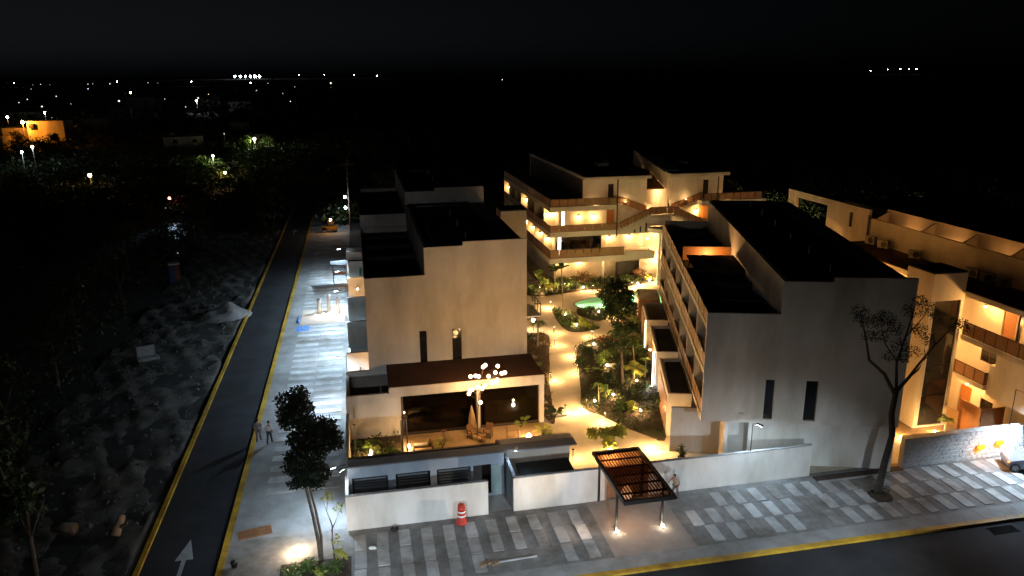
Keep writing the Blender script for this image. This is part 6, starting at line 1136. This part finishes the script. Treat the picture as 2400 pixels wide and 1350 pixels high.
t = thing('cut_stump', 'pale cut tree stump lying beside the far road edge', 'stump', (-14.6, 41.2, 0.0)); MB().tube([(0, 0, 0.05), (0.15, 0.3, 0.5), (0.3, 0.7, 0.9)], [0.28, 0.24, 0.2], 9).build('trunk', mat('cut_wood', (0.34, 0.22, 0.13), 0.9, (0.26, 0.16, 0.09), 5), t, True); MB().tube([(0.15, 0.2, 0.4), (0.7, 0.1, 0.7)], [0.12, 0.08], 7).build('root', BARK, t)
t = thing('cut_log', 'round sawn log end facing the road in the scrub', 'log', (-16.9, 42.0, 0.2), 0.5); MB().tube([(0, 0, 0.15), (-0.9, 0.8, 0.2)], [0.32, 0.28], 12).build('bark', BARK, t, True); MB().tube([(0.004, -0.003, 0.15), (0.03, -0.027, 0.15)], [0.28, 0.28], 12).build('end_grain', MAT['cut_wood'], t)
pq = np.repeat(np.array([(random.uniform(-33, -25), random.uniform(110, 141), 0.0) for _ in range(420)]), 9, 0); pq += rng.normal(size=pq.shape)*np.array([0.35, 0.35, 0]); pq[:, 2] += rng.random(len(pq))*0.9
V, Q = leaf_quads(pq, 0.2, -0.4, 2.0); tag(ob('track_weeds', npmesh('track_weeds', V, Q, L_DARK)), 'dark weeds over the glittering wet track in the scrub', 'weeds', kind='stuff')
pp = np.repeat(np.array([(-17.5-6.5*random.random()**0.8, random.uniform(26, 125), 0.0) for _ in range(260)]), 10, 0); pp += rng.normal(size=pp.shape)*np.array([0.3, 0.3, 0.0]); pp[:, 2] += rng.random(len(pp))*0.5
V, Q = leaf_quads(pp, 0.12, -0.4, 2.2); tag(ob('roadside_weeds', npmesh('roadside_weeds', V, Q, L_DARK)), 'low dark weeds over the cleared ground left of the road', 'weeds', kind='stuff')
# scrub trees near the road (individual) and the dark wood behind (one mass)
def wild_tree(x, y, h, r, lb, nleaf=900):
    lx, ly = random.uniform(-.6, .6), random.uniform(-.6, .6)
    broad_tree('wild_tree', lb, (x, y, -0.2), [([(0, 0, 0), (lx*0.4, ly*0.4, h*0.35), (lx, ly, h*0.75)], [0.16, 0.12, 0.05]), ([(lx*0.4, ly*0.4, h*0.38), (lx+r*0.5, ly, h*0.7)], [0.07, 0.03]), ([(lx*0.4, ly*0.4, h*0.42), (lx-r*0.5, ly+0.3, h*0.72)], [0.07, 0.03])], rand_clumps((lx, ly, h*0.75), r, 14, r*0.38, 0.75), nleaf, 0.2, L_DARK)
WT = [(-17.5, 38, 6.5, 1.8, 'dark scrub tree nearest the camera left of the road'), (-21, 45, 7, 2.2, 'second dark scrub tree left of the road'), (-24.5, 54, 7.5, 2.5, 'third dark scrub tree left of the road'), (-25, 64, 7, 2.4, 'dark scrub tree behind the pale crate'), (-27, 75, 8, 2.8, 'dark scrub tree level with the gravel heap'), (-26, 87, 7.5, 2.6, 'dark scrub tree just beyond the gravel heap'), (-29, 101, 8, 2.8, 'dark scrub tree behind the portable cabin'), (-23, 118, 7, 2.5, 'dark scrub tree left of the glittering gap'), (-15.5, 140, 8, 3, 'dark roadside tree at the far end of the road'), (5, 137, 9, 3.2, 'dark tree behind the far end of the roadside block'), (30, 48+90, 9, 3.2, 'dark tree behind the lit terrace building')]
for a in WT: wild_tree(*a)
for (x, y, lb) in ((51.5, 84.0, 'added lamp hidden behind the far right roof to light the trees'), (62.5, 77.0, 'added lamp hidden behind the black right roof to light the trees')):  # unseen lamps added to make the dim trees visible
    t = thing('added_tree_lamp', lb, 'lamp', (x, y, -0.17)); MB().tube([(0, 0, 0), (0, 0, 2.2)], 0.04, 6).build('post', DARKM, t); bulb(t, (0, 0, 2.3), 0.1, E_WARM); plamp(t, (0, -0.3, 2.6), 1500, (1, 0.75, 0.45), 0.1)
for a in ((54, 88, 11.0, 3.4, 'dim tree rising behind the far right roof'), (49.5, 96, 11, 3.2, 'dim tree between the rear terrace building and the right roofs'), (65, 80, 10.5, 3.4, 'dim tree at the far right behind the black roof'), (47.5, 75.0, 9.5, 2.4, 'dim tree seen through the gap beside the right building')): wild_tree(*a, 1600)
def wood_mass(name, label, spots, size, per):
    C = np.repeat(np.array(spots), per, 0); d = rng.normal(size=(len(C), 3)); d /= np.linalg.norm(d, axis=1)[:, None]
    P = C[:, :3] + d*(C[:, 3]*(0.5+0.55*rng.random(len(C))))[:, None]*np.array([1, 1, 0.8]); V, Q = leaf_quads(P, size, 0.1, 1.5); o = ob(name, npmesh(name, V, Q, L_DARK)); return tag(o, label, 'woodland', kind='stuff')
sp_ = []
while len(sp_) < 950:
    y = random.uniform(20, 330); x = random.uniform(-26-y*0.55, -24 if y < 130 else 60)
    if y > 135 and -14 < x < -6: continue
    h = random.uniform(2.0, 6.5) if y < 180 else random.uniform(2.5, 6); sp_.append((x, y, h*0.5, random.uniform(1.6, 3.2)))
wood_mass('near_woodland', 'dark scrub woodland covering the land left of the road', sp_, 0.22, 110)
sp_ = []
while len(sp_) < 2300:
    y = random.uniform(128, 420); x = random.uniform(-0.5*y, 0.12*y)
    if y < 200 and -14 < x < -6: continue
    if any((x-hx)**2 + (y-hy)**2 < hr for hx, hy, hr in ((-112, 316, 160), (-98, 326, 60), (-127, 297, 80), (-56, 268, 50), (-35.5, 291, 40), (-30, 134, 160))): continue
    sp_.append((x, y, random.uniform(1.0, 3.0), random.uniform(1.8, 3.2)))
wood_mass('middle_woodland', 'dark belt of trees between the scrub and the town', sp_, 0.45, 60)
sp_ = []
while len(sp_) < 2600:
    y = 330 + 2600*random.random()**1.8; x = random.uniform(-0.62*y, 0.95*y); s = 1 + y/900; sp_.append((x, y, 2.2*s, 3.6*s))
wood_mass('far_woodland', 'black forest reaching to the horizon', sp_, 1.5, 26)
sp_ = [(random.uniform(30, 260), random.uniform(112, 330), random.uniform(1.5, 4), random.uniform(2, 3.6)) for _ in range(420)]
wood_mass('right_woodland', 'dark woodland behind the buildings on the right', sp_, 0.4, 60)
# wet ground, its glitter painted as pale speckles, with a red light
t = tag(ob('water_patch', flat('water_patch', smooth_poly([(-33.0, 139), (-30.2, 140), (-27.3, 128), (-26.0, 118), (-27.6, 112), (-29.4, 118), (-29.9, 128)], 3), [], -0.05, mat('painted_glitter', (0.012, 0.013, 0.015), 0.4, (0.42, 0.44, 0.48), 0.9, 1.0, 2, spec=0.8))), kind='structure')
t = thing('work_lamp', 'white work lamp with a red beacon beyond the wet track in the scrub', 'lamp', (-33.5, 146.5, 0.0)); MB().tube([(0, 0, 0), (0, 0, 3.4), (0.5, -0.8, 3.4)], 0.05, 6).build('post', DARKM, t); bulb(t, (0, 0, 3.6), 0.22, E_RED, 'beacon'); MB().box(0.4, 0.8, -0.95, -0.75, 3.28, 3.48).build('lamp_head', DARKM, t); slamp(t, (0.6, -1.0, 3.2), (4.5, -22, 0), 520, COOL, 60, 0.2)

# ================================================================== TOWN IN THE DISTANCE
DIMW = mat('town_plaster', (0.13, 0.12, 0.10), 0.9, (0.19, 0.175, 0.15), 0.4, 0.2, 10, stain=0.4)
def house(x, y, w_, d_, h, label, wall=None, rz=0.0, storeys=1, name='town_house'):
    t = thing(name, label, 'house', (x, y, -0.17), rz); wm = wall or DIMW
    m = MB(); m.box(-w_/2, w_/2, -d_/2, d_/2, 0, h); m.build('wall', wm, t)
    r = MB(); e = 0.25; r.box(-w_/2-0.02, w_/2+0.02, -d_/2-0.02, -d_/2+e, h, h+0.5); r.box(-w_/2-0.02, w_/2+0.02, d_/2-e, d_/2+0.02, h, h+0.5); r.box(-w_/2-0.02, -w_/2+e, -d_/2+e, d_/2-e, h, h+0.5); r.box(w_/2-e, w_/2+0.02, -d_/2+e, d_/2-e, h, h+0.5); ro = r.build('roof', wm, t)
    box('water_tank', DARKM, ro, -w_*0.3, -w_*0.3+1.2, d_*0.1, d_*0.1+1.2, h, h+1.4)
    for s in range(storeys):
        z = 1.0 + s*(h/storeys)
        for fx in (-0.28, 0.22):
            wn_ = box('window', DARKM, t, fx*w_, fx*w_+1.4, -d_/2-0.06, -d_/2-0.001, z, z+1.2); box('pane', GLASS, wn_, -0.6, 0.6, -0.045, -0.035, 0.1, 1.1)
    dr = box('door', WOOD, t, 0.02*w_, 0.02*w_+1.0, -d_/2-0.06, -d_/2-0.001, 0, 2.1); return t
def town_lamp(x, y, z, r_, label, col=None, power=0, pcol=COOL, group='distant lamps of the town'):
    t = thing('town_lamp', label, 'street lamp', (x, y, -0.17), 0, group); MB().tube([(0, 0, 0), (0, 0, z)], max(0.08, r_*0.25), 6).build('pole', STEEL, t); bulb(t, (0, 0, z+r_*0.6), r_, col or E_COOL, 'lamp_head')
    if power: plamp(t, (0.0, -r_-0.8, z-0.2), power, pcol, 0.3)
    return t
OW = thing('orange_hall', 'big plain hall wall glowing orange under a sodium lamp in the town', 'building', (-112.4, 322, -0.17), math.radians(-2))
m = MB(); m.box(-6.2, 6.4, -4.5, 5, 0, 9.0); m.build('wall', STUC, OW); m = MB(); m.box(-16, -6.6, -2, 5, 0, 6.6); m.build('side_wing', DIMW, OW); box('roof_edge', STUC, OW, -6.3, 6.5, -4.6, -4.4, 9.002, 9.2); box('ledge', CONC, OW, -5, 6.3, -4.8, -4.505, 1.2, 1.6); box('unit', DARKM, OW, -5.2, -3.6, -5.4, -4.505, 6.6, 8.2)
town_lamp(-119.2, 315.8, 8.6, 0.55, 'orange sodium lamp at the left end of the glowing hall', emit('bulb_sodium', (1, 0.6, 0.2), 40), 4200, (1.0, 0.28, 0.014))
house(-98.5, 330, 9, 9, 9, 'greenish lit house right of the orange hall', None, 0.1, 2)
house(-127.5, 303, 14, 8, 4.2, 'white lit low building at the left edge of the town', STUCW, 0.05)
house(-116, 268, 11, 7, 3.4, 'dim yellowish wall in front of the orange hall', None, -0.1)
house(-56.5, 276, 12, 10, 5.2, 'dim low house left of the lit trees', None, 0.25, 2)
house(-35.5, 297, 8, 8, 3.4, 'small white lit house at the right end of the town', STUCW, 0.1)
house(-45, 330, 7, 8, 6.5, 'narrow dim house behind the lit trees', None, 0.1, 2)
house(-157, 640, 20, 14, 9, 'large dim building far back in the town', None, 0.1, 2)
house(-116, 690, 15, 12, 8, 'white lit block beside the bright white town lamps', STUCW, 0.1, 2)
house(-79, 590, 16, 12, 6, 'grey flat building right of the bright white town lamps', None, 0.05, 2)
house(-88, 905, 28, 16, 8, 'long pale building farthest back in the town', STUCW, 0.05, 2)
DIMG = ['second', 'third', 'fourth', 'fifth', 'sixth', 'seventh', 'eighth', 'ninth', 'tenth', 'eleventh', 'twelfth']
for i, (x, y, w_, h) in enumerate(((-175, 470, 12, 6), (-205, 560, 14, 6), (-140, 520, 11, 6), (-190, 700, 15, 7), (-250, 760, 16, 7), (-62, 420, 10, 6), (-95, 450, 11, 5), (-60, 700, 14, 7), (-30, 520, 11, 6), (-130, 820, 15, 7), (-30, 760, 14, 7))):
    house(x, y, w_, 10, h, 'dim distant house among the dark trees of the town, %s of its kind' % DIMG[i], None, 0.1*(i % 3), 2)
TL = [(-81, 211, 7, .32, 300), (-84, 226, 7, .34, 300), (-187, 528, 7, .5, 0), (-155, 440, 7, .5, 900), (-166, 614, 7, .75, 0), (-115, 633, 8, .6, 0), (-104, 566, 8, .6, 1200), (-145, 661, 7, .28, 0), (-136, 803, 7, .4, 0), (-42, 561, 7, .3, 0), (-249, 719, 7, .32, 0), (-267, 792, 7, .5, 0), (-298, 1060, 7, .5, 0), (-185, 1549, 10, .9, 0), (-33, 1330, 10, 1.5, 0), (-364, 1946, 10, 1.1, 0), (-421, 1787, 10, .7, 0), (-583, 2164, 10, 1.4, 0), (-449, 1618, 10, .9, 0), (-489, 1651, 10, 0.5, 0), (-544, 1592, 10, 0.5, 0), (-795, 2097, 10, 1.2, 0), (282, 1475, 12, 0.9, 0), (-43, 275, 6, .16, 0)]
E_DIM = emit('bulb_dim', (0.8, 0.88, 1.0), 1.2); E_DIMW = emit('bulb_dim_warm', (1.0, 0.86, 0.62), 1.0)
for i, (x, y, z, r_, p) in enumerate(TL): town_lamp(x, y, z, r_*0.85, 'tiny distant white lamp of the dark town', None if (p or r_ > 0.7 and i % 2) else (E_DIM, E_DIM, E_DIMW)[i % 3], p, (0.85, 0.93, 1.0))
r5 = random.Random(5)
for i in range(15):
    y = 480 + 1500*r5.random()**1.5; town_lamp(-y*r5.uniform(0.02, 0.40), y, 7, 0.00042*y*r5.uniform(0.6, 1.3), 'faint distant lamp of the dark town', (E_DIM, E_DIMW)[i % 2], 0, COOL, 'faint lamps of the town')
t = town_lamp(-31, 255, 5.5, 0.35, 'lamp among the lit trees at the right end of the town', E_SOFT, 1100, (0.95, 0.95, 0.55), None)
town_lamp(-36, 209, 5, 0.2, 'lamp beside the lit tree of the dim low house', E_SOFT, 700, (0.95, 0.95, 0.5), None)
town_lamp(-232, 905, 7, 0.9, 'orange tinted distant lamp of the town', E_WARM, 0, WARM, None); town_lamp(-146, 372, 8, 0.5, 'small orange lamp behind the glowing hall', E_WARM, 500, AMBER, None)
town_lamp(-56, 178, 4.5, 0.35, 'flat orange lamp alone in the dark scrub', E_WARM, 120, AMBER, None); town_lamp(-29.5, 184, 3.5, 0.25, 'warm lamp low among the roadside trees', E_WARM, 260, WARM, None)
for i, (x, y, z, r_) in enumerate(((-679, 4954, 18, 5), (-648, 4958, 18, 6), (-620, 4961, 18, 5), (-591, 4965, 17, 6), (-566, 4968, 17, 7), (-540, 4971, 17, 7), (-311, 4990, 23, 1.6), (-159, 4997, 21, 1.4), (21, 5000, 20, 1.4), (159, 4997, 14, 2.2))):
    town_lamp(x, y, max(2, z-r_), r_, 'white lamp in the bright row on the horizon' if i < 6 else 'faint lamp on the far horizon line right of the bright row', None, 0, COOL, 'lamps on the horizon')
for i, (x, y, z, r_) in enumerate(((2932, 4050, 20, 1.4), (3003, 3998, 26, 1.2), (3055, 3958, 28, 1.8), (3089, 3932, 28, 1.4), (3119, 3908, 27, 2.2))): town_lamp(x, y, z, r_, 'faint lamp on the right horizon', E_SOFT, 0, COOL, 'lamps on the right horizon')
for (x, y, h, r_, mt, lb) in ((-33.5, 252, 6.5, 2.4, L_MID, 'tree lit green by the lamp at the right end of the town'), (-39, 206, 5.5, 2.2, L_MID, 'tree lit green beside the dim low house'), (-28.5, 262, 6, 2.0, L_MID, 'second lit tree at the right end of the town'), (-104, 300, 6.5, 2.8, L_DARK, 'dark tree standing before the right end of the orange hall'), (-116, 300, 5.5, 3.2, L_DARK, 'dark tree standing before the left end of the orange hall'), (-96, 305, 9, 2.6, L_DARK, 'dark palm-like tree before the greenish house'), (-30, 186, 4, 2.0, L_MID, 'roadside tree lit by a low warm lamp')):
    broad_tree('town_tree', lb, (x, y, -0.2), [([(0, 0, 0), (0.2, 0, h*0.7)], [0.2, 0.1])], rand_clumps((0.2, 0, h*0.72), r_, 12, r_*0.4, 0.8), 700, 0.3, mt)
